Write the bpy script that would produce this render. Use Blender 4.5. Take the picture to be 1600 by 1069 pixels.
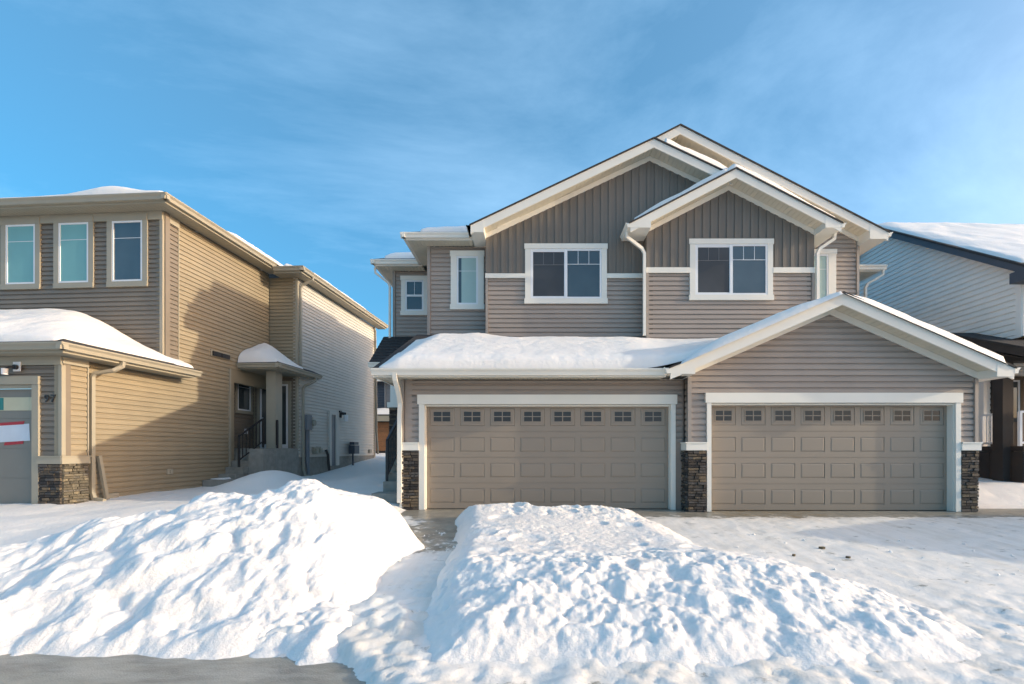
import bpy, bmesh, math, random
import numpy as np
from mathutils import Vector
R = math.radians
sc = bpy.context.scene
for o in list(bpy.data.objects):
    bpy.data.objects.remove(o)

# ------------------------------------------------------------------ camera
FPX, CX, CY, EYE = 740.0, 832.0, 703.0, 1.21      # focal length and vanishing point in photo pixels, eye height
cam_d = bpy.data.cameras.new('camera')
cam = bpy.data.objects.new('camera', cam_d)
sc.collection.objects.link(cam)
cam.location = (0, 0, EYE)
cam.rotation_euler = (R(90), 0, 0)
cam_d.sensor_width = 36
cam_d.lens = FPX / 1600 * 36
cam_d.shift_x = (800 - CX) / 1600
cam_d.shift_y = (CY - 534.5) / 1600
cam_d.clip_end = 3000
sc.camera = cam

# ------------------------------------------------------------------ sun and sky
SUN_EL, SUN_AZ = R(14.3), R(7.6)                  # elevation; degrees in front of the facade plane
sdir = Vector((math.cos(SUN_AZ) * math.cos(SUN_EL), -math.sin(SUN_AZ) * math.cos(SUN_EL), math.sin(SUN_EL)))
sun_d = bpy.data.lights.new('sun', 'SUN')
sun_d.energy = 2.05
sun_d.angle = R(0.6)
sun_d.color = (1.0, 0.85, 0.64)
sun = bpy.data.objects.new('sun', sun_d)
sc.collection.objects.link(sun)
sun.rotation_euler = sdir.to_track_quat('Z', 'Y').to_euler()
sun.location = (30, -5, 12)
world = bpy.data.worlds.new('World')
sc.world = world
world.use_nodes = True
nt = world.node_tree
nt.nodes.clear()
N = nt.nodes.new
L = nt.links.new
out = N('ShaderNodeOutputWorld'); bg = N('ShaderNodeBackground')
sky = N('ShaderNodeTexSky')
sky.sky_type = 'NISHITA'
sky.sun_disc = False
sky.sun_elevation = SUN_EL
sky.sun_rotation = R(90) + SUN_AZ
sky.altitude = 600
sky.air_density = 0.72
sky.dust_density = 6.0
sky.ozone_density = 1.2
hsv = N('ShaderNodeHueSaturation')
hsv.inputs['Hue'].default_value = 0.482
hsv.inputs['Saturation'].default_value = 1.7
L(sky.outputs[0], hsv.inputs['Color'])
# thin streaky cirrus: noise on a plane high overhead
tc = N('ShaderNodeTexCoord'); sep = N('ShaderNodeSeparateXYZ')
L(tc.outputs['Generated'], sep.inputs[0])
def wm(op, a, b=None):
    n = N('ShaderNodeMath'); n.operation = op
    for i, x in enumerate((a, b)):
        if x is None: continue
        if isinstance(x, (int, float)): n.inputs[i].default_value = x
        else: L(x, n.inputs[i])
    return n.outputs[0]
zc = wm('MAXIMUM', sep.outputs['Z'], 0.0)
zc = wm('ADD', zc, 0.12)
comb = N('ShaderNodeCombineXYZ')
L(wm('DIVIDE', sep.outputs['X'], zc), comb.inputs[0]); L(wm('DIVIDE', sep.outputs['Y'], zc), comb.inputs[1])
mp = N('ShaderNodeMapping'); mp.inputs['Location'].default_value = (21, 15, 0); mp.inputs['Rotation'].default_value = (0, 0, R(20)); mp.inputs['Scale'].default_value = (0.62, 0.95, 1)
L(comb.outputs[0], mp.inputs['Vector'])
nz = N('ShaderNodeTexNoise'); nz.inputs['Scale'].default_value = 1.0; nz.inputs['Detail'].default_value = 9; nz.inputs['Roughness'].default_value = 0.62; nz.inputs['Distortion'].default_value = 0.6
L(mp.outputs[0], nz.inputs['Vector'])
mr = N('ShaderNodeMapRange'); mr.inputs['From Min'].default_value = 0.46; mr.inputs['From Max'].default_value = 0.85; mr.inputs['To Min'].default_value = 0.11; mr.inputs['To Max'].default_value = 0.36
L(nz.outputs['Fac'], mr.inputs['Value'])
mx = N('ShaderNodeMix'); mx.data_type = 'RGBA'
mx.inputs['B'].default_value = (4.4, 6.4, 8.4, 1)
L(mr.outputs[0], mx.inputs['Factor']); L(hsv.outputs[0], mx.inputs['A'])
L(mx.outputs['Result'], bg.inputs['Color'])
bg.inputs['Strength'].default_value = 0.15
L(bg.outputs[0], out.inputs['Surface'])
sc.view_settings.view_transform = 'Standard'
sc.view_settings.look = 'None'
sc.view_settings.exposure = 0.90
sc.view_settings.gamma = 1.0
sc.view_settings.use_curve_mapping = False
sc.cycles.max_bounces = 6
sc.cycles.use_denoising = True

# ------------------------------------------------------------------ materials
def mat(name, col, rough=0.6, var=0.06, scale=3.0, bump=0.0, bscale=60.0, ior=None, metal=0.0, stretch=(1, 1, 1), orand=0.0):
    m = bpy.data.materials.new(name); m.use_nodes = True
    t = m.node_tree; b = t.nodes['Principled BSDF']
    b.inputs['Roughness'].default_value = rough
    b.inputs['Metallic'].default_value = metal
    if ior: b.inputs['IOR'].default_value = ior
    tcn = t.nodes.new('ShaderNodeTexCoord'); mpn = t.nodes.new('ShaderNodeMapping')
    mpn.inputs['Scale'].default_value = stretch
    g = t.nodes.new('ShaderNodeNewGeometry')
    t.links.new(g.outputs['Position'], mpn.inputs['Vector'])
    n = t.nodes.new('ShaderNodeTexNoise'); n.inputs['Scale'].default_value = scale; n.inputs['Detail'].default_value = 5
    t.links.new(mpn.outputs[0], n.inputs['Vector'])
    r = t.nodes.new('ShaderNodeValToRGB')
    r.color_ramp.elements[0].position = 0.3; r.color_ramp.elements[1].position = 0.7
    r.color_ramp.elements[0].color = (*[c * (1 - var) for c in col], 1)
    r.color_ramp.elements[1].color = (*[min(1, c * (1 + var)) for c in col], 1)
    t.links.new(n.outputs['Fac'], r.inputs['Fac'])
    if orand:
        oi = t.nodes.new('ShaderNodeObjectInfo'); hv = t.nodes.new('ShaderNodeHueSaturation'); mr_ = t.nodes.new('ShaderNodeMapRange')
        mr_.inputs['To Min'].default_value = 1 - orand; mr_.inputs['To Max'].default_value = 1 + orand
        t.links.new(oi.outputs['Random'], mr_.inputs['Value']); t.links.new(mr_.outputs[0], hv.inputs['Value'])
        t.links.new(r.outputs['Color'], hv.inputs['Color']); t.links.new(hv.outputs[0], b.inputs['Base Color'])
    else:
        t.links.new(r.outputs['Color'], b.inputs['Base Color'])
    if bump:
        n2 = t.nodes.new('ShaderNodeTexNoise'); n2.inputs['Scale'].default_value = bscale; n2.inputs['Detail'].default_value = 6
        t.links.new(mpn.outputs[0], n2.inputs['Vector'])
        bp = t.nodes.new('ShaderNodeBump'); bp.inputs['Strength'].default_value = bump; bp.inputs['Distance'].default_value = 0.02
        t.links.new(n2.outputs['Fac'], bp.inputs['Height']); t.links.new(bp.outputs[0], b.inputs['Normal'])
    return m

M = {}
M['taupe'] = mat('taupe_vinyl', (0.345, 0.292, 0.252), 0.5, 0.05, 2.0, 0.05, 90, orand=0.05)
M['batten'] = mat('dark_taupe_board', (0.165, 0.145, 0.122), 0.55, 0.06, 2.0, 0.05, 90, orand=0.05)
M['corner'] = mat('corner_post_taupe', (0.32, 0.28, 0.245), 0.5, 0.04)
M['trim'] = mat('cream_white_trim', (0.77, 0.745, 0.67), 0.5, 0.03, 1.5, 0.04, 120)
M['soffit'] = mat('cream_soffit', (0.62, 0.58, 0.47), 0.5, 0.03)
M['door'] = mat('sandstone_door', (0.285, 0.238, 0.188), 0.42, 0.03, 1.2, 0.03, 200)
M['shingle'] = mat('asphalt_shingle', (0.035, 0.033, 0.034), 0.9, 0.35, 14, 0.5, 150)
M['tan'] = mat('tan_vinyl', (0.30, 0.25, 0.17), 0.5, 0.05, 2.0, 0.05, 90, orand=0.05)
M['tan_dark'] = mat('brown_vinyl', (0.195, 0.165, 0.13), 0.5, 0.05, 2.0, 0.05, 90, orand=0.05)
M['tan_trim'] = mat('khaki_trim', (0.345, 0.315, 0.245), 0.5, 0.03)
M['tan_door'] = mat('grey_khaki_door', (0.22, 0.205, 0.175), 0.45, 0.03)
M['pale'] = mat('pale_vinyl', (0.58, 0.555, 0.50), 0.5, 0.04, 2.0, 0.04, 90)
M['white'] = mat('white_vinyl', (0.82, 0.785, 0.73), 0.5, 0.04, 2.0)
M['pvc'] = mat('white_pvc', (0.78, 0.79, 0.80), 0.35, 0.02)
M['glass'] = mat('window_glass', (0.050, 0.064, 0.070), 0.03, 0.25, 0.8, ior=1.85)
M['screen'] = mat('insect_screen', (0.045, 0.047, 0.052), 0.40, 0.3, 0.9)
M['grille_dim'] = mat('grille_behind_screen', (0.17, 0.17, 0.17), 0.6, 0.05)
M['glass_green'] = mat('door_glass_smoky', (0.035, 0.037, 0.042), 0.05, 0.05, ior=1.5)
M['blind'] = mat('pale_blind', (0.36, 0.50, 0.48), 0.7, 0.03)
M['blind_teal'] = mat('teal_tinted_blind', (0.17, 0.40, 0.42), 0.7, 0.03)
M['black'] = mat('black_metal', (0.02, 0.02, 0.022), 0.45, 0.1)
M['grey_metal'] = mat('grey_metal', (0.16, 0.17, 0.19), 0.45, 0.1)
M['bronze'] = mat('dark_brown_cladding', (0.032, 0.028, 0.026), 0.6, 0.12)
M['slate'] = mat('slate_fascia', (0.055, 0.065, 0.085), 0.5, 0.1)
M['concrete'] = mat('concrete', (0.27, 0.26, 0.23), 0.85, 0.15, 6, 0.2, 80)
M['wood'] = mat('cedar_boards', (0.24, 0.11, 0.045), 0.6, 0.3, 8, stretch=(1, 1, 9))
M['far_grey'] = mat('grey_vinyl', (0.23, 0.235, 0.24), 0.6, 0.05)
M['paper'] = mat('white_paper', (0.62, 0.68, 0.75), 0.7, 0.05)
M['note'] = mat('cream_cardboard', (0.55, 0.53, 0.38), 0.7, 0.06)
M['teal'] = mat('teal_tape', (0.02, 0.20, 0.19), 0.5, 0.05)
M['red'] = mat('red_tape', (0.42, 0.02, 0.03), 0.4, 0.08)
M['dead'] = mat('dry_stem', (0.12, 0.09, 0.05), 0.8, 0.2)
for i, c in enumerate([(0.05, 0.042, 0.036), (0.09, 0.073, 0.055), (0.03, 0.028, 0.028), (0.15, 0.115, 0.075), (0.075, 0.07, 0.066)]):
    M['stone%d' % i] = mat('ledge_stone_tone_%d' % i, c, 0.85, 0.3, 22, 0.5, 70)
for i, c in enumerate([(0.12, 0.105, 0.075), (0.16, 0.14, 0.10), (0.09, 0.08, 0.06), (0.2, 0.17, 0.115), (0.13, 0.12, 0.10)]):
    M['tanstone%d' % i] = mat('tan_ledge_stone_tone_%d' % i, c, 0.85, 0.3, 22, 0.5, 70)

def snow_mat(name, col=(0.83, 0.80, 0.76), b1=0.35, b2=0.3):
    m = mat(name, col, 0.55, 0.02, 1.5)
    t = m.node_tree; b = t.nodes['Principled BSDF']
    b.inputs['Specular IOR Level'].default_value = 0.3
    b.inputs['Subsurface Weight'].default_value = 0.5
    b.inputs['Subsurface Radius'].default_value = (1.0, 0.9, 0.8)
    b.inputs['Subsurface Scale'].default_value = 0.03
    g = t.nodes.new('ShaderNodeNewGeometry')
    prev = None
    for s, st, d in ((26, b1, 0.03), (110, b2, 0.008), (7, 0.25, 0.06)):
        n = t.nodes.new('ShaderNodeTexNoise'); n.inputs['Scale'].default_value = s; n.inputs['Detail'].default_value = 5; n.inputs['Roughness'].default_value = 0.6
        t.links.new(g.outputs['Position'], n.inputs['Vector'])
        bp = t.nodes.new('ShaderNodeBump'); bp.inputs['Strength'].default_value = st; bp.inputs['Distance'].default_value = d
        t.links.new(n.outputs['Fac'], bp.inputs['Height'])
        if prev: t.links.new(prev.outputs[0], bp.inputs['Normal'])
        prev = bp
    t.links.new(prev.outputs[0], b.inputs['Normal'])
    return m
M['snow'] = snow_mat('snow')
M['roofsnow'] = snow_mat('roof_snow', b1=0.16, b2=0.25)

def drive_mat():
    m = bpy.data.materials.new('snowy_concrete'); m.use_nodes = True
    t = m.node_tree; b = t.nodes['Principled BSDF']
    n_ = t.nodes.new; l_ = t.links.new
    g = n_('ShaderNodeNewGeometry'); sp = n_('ShaderNodeSeparateXYZ'); l_(g.outputs['Position'], sp.inputs[0])
    def math_(op, a, b_=None, clamp=False):
        q = n_('ShaderNodeMath'); q.operation = op; q.use_clamp = clamp
        for i, x in enumerate((a, b_)):
            if x is None: continue
            if isinstance(x, (int, float)): q.inputs[i].default_value = x
            else: l_(x, q.inputs[i])
        return q.outputs[0]
    def noise(s, d=6, rg=0.6, sx=1, sy=1):
        mpn = n_('ShaderNodeMapping'); mpn.inputs['Scale'].default_value = (sx, sy, 1); l_(g.outputs['Position'], mpn.inputs['Vector'])
        q = n_('ShaderNodeTexNoise'); q.inputs['Scale'].default_value = s; q.inputs['Detail'].default_value = d; q.inputs['Roughness'].default_value = rg
        l_(mpn.outputs[0], q.inputs['Vector']); return q.outputs['Fac']
    def mixc(f, a, c):
        q = n_('ShaderNodeMix'); q.data_type = 'RGBA'
        l_(f, q.inputs['Factor'])
        for k, x in (('A', a), ('B', c)):
            if isinstance(x, tuple): q.inputs[k].default_value = (*x, 1)
            else: l_(x, q.inputs[k])
        return q.outputs['Result']
    def rng(v, a, c, lo=0.0, hi=1.0):
        q = n_('ShaderNodeMapRange'); q.inputs['From Min'].default_value = a; q.inputs['From Max'].default_value = c
        q.inputs['To Min'].default_value = lo; q.inputs['To Max'].default_value = hi
        l_(v, q.inputs['Value']); return q.outputs[0]
    # how bare the slab is: swept strip in front of the doors, and scraped patches where the path is walked
    bare_y = rng(sp.outputs['Y'], 8.35, 8.95, -0.14, 0.85)
    pathx = math_('SUBTRACT', 1.0, rng(math_('ABSOLUTE', math_('ADD', sp.outputs['X'], 1.4)), 0.25, 0.85))
    pathy = rng(sp.outputs['Y'], 5.9, 7.3)
    bare_p = math_('MULTIPLY', math_('MULTIPLY', pathx, pathy), 1.1)
    nz1 = rng(noise(3.2, 8, 0.65, 1.0, 1.8), 0.32, 0.68, -0.5, 0.5)
    nz2 = rng(noise(13, 6, 0.6), 0.3, 0.7, -0.22, 0.22)
    bare = math_('ADD', math_('ADD', math_('ADD', bare_y, bare_p), nz1), nz2)
    bare = rng(bare, 0.22, 0.48)
    track = rng(noise(1.0, 7, 0.65, 5.0, 0.45), 0.42, 0.62)
    snowc = mixc(math_('MULTIPLY', track, rng(noise(1.4, 6, 0.6, 1, 2.2), 0.30, 0.62)), (0.83, 0.80, 0.75), (0.70, 0.665, 0.60))
    concc = mixc(rng(noise(5, 6), 0.35, 0.65), (0.36, 0.33, 0.27), (0.22, 0.205, 0.17))
    stain = rng(noise(5.5, 7, 0.7, 1.0, 2.2), 0.48, 0.62)
    stx = math_('MULTIPLY', math_('SUBTRACT', 1.0, rng(math_('ABSOLUTE', math_('SUBTRACT', sp.outputs['X'], 4.6)), 0.6, 1.3)), rng(sp.outputs['Y'], 8.1, 8.7))
    concc = mixc(math_('MULTIPLY', stain, stx), concc, (0.19, 0.13, 0.05))
    col = mixc(bare, snowc, concc)
    col = mixc(math_('MULTIPLY', math_('MULTIPLY', stain, stx), 0.55), col, (0.24, 0.17, 0.08))
    l_(col, b.inputs['Base Color'])
    l_(rng(bare, 0, 1, 0.6, 0.32), b.inputs['Roughness'])
    prev = None
    for s, st, d in ((9, 0.3, 0.03), (45, 0.3, 0.012)):
        bp = n_('ShaderNodeBump'); bp.inputs['Strength'].default_value = st; bp.inputs['Distance'].default_value = d
        l_(noise(s), bp.inputs['Height'])
        if prev: l_(prev, bp.inputs['Normal'])
        prev = bp.outputs[0]
    l_(prev, b.inputs['Normal'])
    return m
M['drive'] = drive_mat()
M['road'] = mat('wet_icy_asphalt', (0.27, 0.26, 0.22), 0.38, 0.42, 1.7, 0.35, 90, stretch=(0.7, 1.6, 1))
_t = M['road'].node_tree; _b = _t.nodes['Principled BSDF']; _g = _t.nodes.new('ShaderNodeNewGeometry')
_n = _t.nodes.new('ShaderNodeTexNoise'); _n.inputs['Scale'].default_value = 1.1; _n.inputs['Detail'].default_value = 10; _n.inputs['Roughness'].default_value = 0.7
_m = _t.nodes.new('ShaderNodeMapping'); _m.inputs['Scale'].default_value = (0.6, 2.2, 1); _t.links.new(_g.outputs['Position'], _m.inputs['Vector']); _t.links.new(_m.outputs[0], _n.inputs['Vector'])
_r = _t.nodes.new('ShaderNodeMapRange'); _r.inputs['From Min'].default_value = 0.5; _r.inputs['From Max'].default_value = 0.68; _r.inputs['To Max'].default_value = 0.5; _t.links.new(_n.outputs['Fac'], _r.inputs['Value'])
_x = _t.nodes.new('ShaderNodeMix'); _x.data_type = 'RGBA'; _x.inputs['B'].default_value = (0.55, 0.54, 0.50, 1)
_t.links.new(_r.outputs[0], _x.inputs['Factor']); _t.links.new(_b.inputs['Base Color'].links[0].from_socket, _x.inputs['A']); _t.links.new(_x.outputs['Result'], _b.inputs['Base Color'])
M['road'].node_tree.nodes['Noise Texture'].inputs['Detail'].default_value = 9; M['road'].node_tree.nodes['Noise Texture'].inputs['Roughness'].default_value = 0.68

# ------------------------------------------------------------------ mesh helpers
class MB:
    def __init__(s):
        s.v = []; s.f = []
    def hexa(s, p):
        b = len(s.v); s.v += [tuple(q) for q in p]
        s.f += [(b+3, b+2, b+1, b), (b+4, b+5, b+6, b+7), (b, b+1, b+5, b+4), (b+1, b+2, b+6, b+5), (b+2, b+3, b+7, b+6), (b+3, b, b+4, b+7)]
    def box(s, x0, x1, y0, y1, z0, z1):
        s.hexa([(x0,y0,z0),(x1,y0,z0),(x1,y1,z0),(x0,y1,z0),(x0,y0,z1),(x1,y0,z1),(x1,y1,z1),(x0,y1,z1)])
    def prism(s, poly, vec):
        b = len(s.v); n = len(poly); vec = Vector(vec)
        s.v += [tuple(Vector(q)) for q in poly] + [tuple(Vector(q) + vec) for q in poly]
        s.f += [tuple(range(b+n-1, b-1, -1)), tuple(range(b+n, b+2*n))]
        for i in range(n):
            j = (i+1) % n
            s.f.append((b+i, b+j, b+n+j, b+n+i))
    def sweep(s, path, hw, hd, side, ring=None):
        """rectangular (or round, ring=n) tube along a path; side = a direction never parallel to it"""
        path = [Vector(p) for p in path]; side = Vector(side).normalized(); b = len(s.v)
        k = ring or 4
        for i, p in enumerate(path):
            d = (path[min(i+1, len(path)-1)] - path[max(i-1, 0)]).normalized()
            e = (side - d * side.dot(d)).normalized(); f = d.cross(e)
            if ring:
                s.v += [tuple(p + e * hw * math.cos(6.28318*j/k) + f * hw * math.sin(6.28318*j/k)) for j in range(k)]
            else:
                s.v += [tuple(p + e*hw*a + f*hd*c) for a, c in ((-1,-1),(1,-1),(1,1),(-1,1))]
        for i in range(len(path)-1):
            for j in range(k):
                q = b + i*k
                s.f.append((q+j, q+(j+1) % k, q+k+(j+1) % k, q+k+j))
        s.f += [tuple(range(b+k-1, b-1, -1)), tuple(range(b+len(path)*k-k, b+len(path)*k))]

ORG = {}          # each object's origin in its house's own frame
def link(o): sc.collection.objects.link(o)
def empty(name, label, cat, loc, rz=0.0, group=None, frame_origin=None):
    o = bpy.data.objects.new(name, None); link(o)
    o.location = loc; o.rotation_euler = (0, 0, rz); o.empty_display_size = 0.3
    o['label'] = label; o['category'] = cat
    if group: o['group'] = group
    ORG[o] = Vector(loc if frame_origin is None else frame_origin)
    return o
def mesh_of(name, mb, m, origin=(0, 0, 0), smooth=False):
    me = bpy.data.meshes.new(name)
    o = Vector(origin)
    me.from_pydata([tuple(Vector(v) - o) for v in mb.v], [], mb.f)
    bm = bmesh.new(); bm.from_mesh(me)
    bmesh.ops.recalc_face_normals(bm, faces=bm.faces)
    bm.to_mesh(me); bm.free()
    me.materials.append(M[m] if isinstance(m, str) else m)
    if smooth:
        me.polygons.foreach_set('use_smooth', [True] * len(me.polygons))
    return me
def place(name, me, parent, origin):
    o = bpy.data.objects.new(name, me); link(o)
    if parent is not None:
        o.parent = parent; o.location = Vector(origin) - ORG[parent]
    else:
        o.location = origin
    ORG[o] = Vector(origin)
    return o
def part(name, mb, m, parent, stuff=False, smooth=False, label=None):
    n = len(mb.v)
    c = Vector((sum(v[0] for v in mb.v)/n, sum(v[1] for v in mb.v)/n, min(v[2] for v in mb.v)))
    o = place(name, mesh_of(name, mb, m, c, smooth), parent, c)
    if stuff: o['kind'] = 'stuff'
    if label: o['label'] = label
    return o
def thing(name, mb, m, label, cat, group=None, smooth=False):
    o = part(name, mb, m, None, smooth=smooth)
    o['label'] = label; o['category'] = cat
    if group: o['group'] = group
    return o
class Fr:
    """a wall's frame: a along the wall, z up, n outward"""
    def __init__(s, o, a, n): s.o = Vector(o); s.a = Vector(a); s.n = Vector(n)
    def p(s, a, z, n=0.0): return s.o + s.a*a + s.n*n + Vector((0, 0, z))
    def box(s, mb, a0, a1, z0, z1, n0, n1):
        mb.hexa([s.p(a0,z0,n1), s.p(a1,z0,n1), s.p(a1,z0,n0), s.p(a0,z0,n0), s.p(a0,z1,n1), s.p(a1,z1,n1), s.p(a1,z1,n0), s.p(a0,z1,n0)])
def extent(poly, z):
    xs = []
    n = len(poly)
    for i in range(n):
        (a0, z0), (a1, z1) = poly[i], poly[(i+1) % n]
        if min(z0, z1) - 1e-9 <= z <= max(z0, z1) + 1e-9:
            if abs(z1-z0) < 1e-9: xs += [a0, a1]
            else: xs.append(a0 + (a1-a0)*(z-z0)/(z1-z0))
    return (min(xs), max(xs)) if xs else None
CACHE = {}
def siding(parent, fr, poly, pitch, m, z0=None, lip=0.021):
    zmin = min(z for a, z in poly); zmax = max(z for a, z in poly)
    z = zmin if z0 is None else z0
    while z < zmax - 0.004:
        zl = max(z, zmin); zh = min(z + pitch - 0.008, zmax)
        if zh > zl + 0.004:
            e0 = extent(poly, zl + 1e-6); e1 = extent(poly, zh - 1e-6)
            if e0 and e1:
                w0 = e0[1]-e0[0]
                key = (m, tuple(round(q, 3) for q in (w0, e1[0]-e0[0], e1[1]-e0[0], zh-zl)), tuple(round(c, 3) for c in (*fr.a, *fr.n)))
                org = fr.p(e0[0], zl)
                me = CACHE.get(key)
                if me is None:
                    mb = MB(); h = zh-zl; top = 1 - lip*0.2
                    f2 = Fr((0,0,0), fr.a, fr.n); l, r = e1[0]-e0[0], e1[1]-e0[0]
                    k = 0.12
                    def row(t, n): return [f2.p(l*t, h*t, n), f2.p(w0+(r-w0)*t, h*t, n)]
                    A = row(0, 0); B = row(0.68, -lip*0.25); C_ = row(0.82, -lip*1.0); D = row(1, -lip*1.15); Bk0 = row(0, -0.035); Bk1 = row(1, -0.035)
                    mb.v = [tuple(q) for q in A + B + C_ + D + Bk1 + Bk0]
                    mb.f = [(0,1,3,2), (2,3,5,4), (4,5,7,6), (6,7,9,8), (8,9,11,10), (10,11,1,0), (0,2,4,6,8,10), (1,11,9,7,5,3)]
                    me = mesh_of('siding_board', mb, m); CACHE[key] = me
                place('siding_board', me, parent, org)
        z += pitch
def wall(parent, fr, poly, m, t=0.14):
    mb = MB()
    mb.prism([fr.p(a, z, -0.03) for a, z in poly], fr.n * -t)
    return part('wall', mb, m, parent)
def battens(parent, fr, a0, a1, zlow, top, m, apex=None, w=0.196, hole=None):
    k = max(1, round((a1-a0)/w)); w = (a1-a0)/k
    pieces = []
    for i in range(k):
        l, r = a0 + i*w, a0 + (i+1)*w
        if hole and hole[0] < l and r < hole[1]: pieces.append((l, r, hole[2], True))
        elif hole and l < hole[0] < r: pieces += [(l, hole[0], zlow, True), (hole[0], r, hole[2], False)]
        elif hole and l < hole[1] < r: pieces += [(l, hole[1], hole[2], True), (hole[1], r, zlow, False)]
        else: pieces.append((l, r, zlow, True))
    for l, r, zb, rib in pieces:
        mb = MB(); cuts = [l, r] if not (apex and l < apex < r) else [l, apex, r]
        poly = [(l, zb), (r, zb)] + [(c, top(c)) for c in reversed(cuts)]
        if min(z for _, z in poly[2:]) < zb + 0.01: continue
        mb.prism([fr.p(a, z, 0) for a, z in poly], fr.n * -0.03)
        for bl, br in (((l+0.003, min(l+0.09, r-0.002)),) if rib and r-l > 0.03 else ()):
            mb.hexa([fr.p(bl,zb,0.019), fr.p(br,zb,0.019), fr.p(br,zb,0.0), fr.p(bl,zb,0.0), fr.p(bl,top(bl),0.019), fr.p(br,top(br),0.019), fr.p(br,top(br),0), fr.p(bl,top(bl),0)])
        part('board_and_batten', mb, m, parent)
def window(parent, fr, a0, a1, z0, z1, tr='trim', sash='pvc', tw=0.10, th=0.13, ts=0.13, lip=0.02, lights=1, grille=None, blind=None, mitre=False, hung=False, darker=None):
    mb = MB()
    fr.box(mb, a0, a0+tw, z0+ts, z1-th, -0.02, 0.030)
    fr.box(mb, a1-tw, a1, z0+ts, z1-th, -0.02, 0.030)
    fr.box(mb, a0-lip, a1+lip, z1-th, z1, -0.02, 0.042)
    fr.box(mb, a0-lip, a1+lip, z0, z0+ts, -0.02, 0.042)
    win = part('window', mb, tr, parent)
    A0, A1, Z0, Z1 = a0+tw+0.002, a1-tw-0.002, z0+ts+0.002, z1-th-0.002
    sw = 0.045
    mb = MB()
    fr.box(mb, A0, A0+sw, Z0, Z1, -0.01, 0.024); fr.box(mb, A1-sw, A1, Z0, Z1, -0.01, 0.024)
    fr.box(mb, A0+sw, A1-sw, Z1-sw, Z1, -0.01, 0.024); fr.box(mb, A0+sw, A1-sw, Z0, Z0+sw, -0.01, 0.024)
    part('sash', mb, sash, win)
    cells = []
    if hung:
        zm = (Z0+Z1)/2
        mb = MB(); fr.box(mb, A0+sw, A1-sw, zm-0.03, zm+0.03, -0.01, 0.022); part('meeting_rail', mb, sash, win)
        cells = [(A0+sw, A1-sw, Z0+sw, zm-0.03, False), (A0+sw, A1-sw, zm+0.03, Z1-sw, True)]
    elif lights == 2:
        am = (A0+A1)/2
        mb = MB(); fr.box(mb, am-0.035, am+0.035, Z0+sw, Z1-sw, -0.01, 0.024); part('mullion', mb, sash, win)
        cells = [(A0+sw, am-0.035, Z0+sw, Z1-sw, True), (am+0.035, A1-sw, Z0+sw, Z1-sw, True)]
    else:
        cells = [(A0+sw, A1-sw, Z0+sw, Z1-sw, True)]
    for i, (c0, c1, d0, d1, hasg) in enumerate(cells):
        if lights == 2 and i == 0:      # the sliding sash sits deeper inside a frame of its own
            mb = MB()
            fr.box(mb, c0, c0+0.022, d0, d1, -0.01, 0.014); fr.box(mb, c1-0.012, c1, d0, d1, -0.01, 0.014)
            fr.box(mb, c0+0.022, c1-0.012, d1-0.03, d1, -0.01, 0.014); fr.box(mb, c0+0.022, c1-0.012, d0, d0+0.018, -0.01, 0.014)
            part('slider_frame', mb, sash, win)
            c0 += 0.022; c1 -= 0.012; d1 -= 0.03; d0 += 0.018
        mb = MB(); fr.box(mb, c0, c1, d0, d1, -0.008, 0.006); part('pane', mb, (darker if darker and i == 0 else 'glass'), win)
        if blind:
            mb = MB(); fr.box(mb, c0+blind[1]*(c1-c0), c1, d0, d1, 0.0062, 0.0075); part('blind', mb, blind[0], win)
        if hasg and grille:
            rows, cols = grille
            mb = MB(); zg = d1 - rows*(d1-d0)
            if rows < 1:
                fr.box(mb, c0, c1, zg-0.006, zg+0.006, 0.006, 0.012)
            else:
                zg = d0
            for j in range(1, cols):
                x = c0 + (c1-c0)*j/cols
                fr.box(mb, x-0.006, x+0.006, zg+(0.006 if rows < 1 else 0), d1, 0.006, 0.0115)
            part('grille', mb, 'grille_dim' if darker and i == 0 else sash, win)
    return win
def gutter(parent, p0, p1, outv, m, size=0.115):
    mb = MB(); p0 = Vector(p0); p1 = Vector(p1); o = Vector(outv)
    prof = [(0, 0), (0, -1), (0.62, -1), (0.72, -0.5), (1, -0.2), (1, 0), (0.92, 0), (0.90, -0.12), (0.1, -0.12), (0.1, 0)]
    mb.prism([p0 + o*(a*size) + Vector((0, 0, c*size)) for a, c in prof], p1-p0)
    return part('gutter', mb, m, parent)
def downspout(parent, path, m, side, w=0.033, d=0.026):
    mb = MB(); mb.sweep(path, w, d, side)
    return part('downspout', mb, m, parent)
def soffit(parent, p0, p1, depth, m, pitch=0.1, th=0.012):
    """planks lying side by side from p0 to p1, each as long as the depth vector; one joined part"""
    mb = MB(); p0 = Vector(p0); p1 = Vector(p1); dv = Vector(depth); Lg = (p1-p0).length; d = (p1-p0)/Lg
    k = max(1, int(Lg/pitch)); w = Lg/k; up = Vector((0, 0, th))
    for i in range(k):
        a = p0 + d*(i*w); b = p0 + d*(i*w + w - 0.010)
        mb.hexa([a, b, b+dv, a+dv, a+up, b+up, b+dv+up, a+dv+up])
    up2 = up + Vector((0, 0, 0.002)); a, b = p0 + up2, p1 + up2
    mb.hexa([a, b, b+dv, a+dv, a+up, b+up, b+dv+up, a+dv+up])
    return part('soffit', mb, m, parent, stuff=True)
def slab(parent, quad, th, m, name='roof'):
    mb = MB(); mb.prism([Vector(q) for q in quad], (0, 0, -th))
    return part(name, mb, m, parent)
rs = random.Random(5)
STONES = {}
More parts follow.
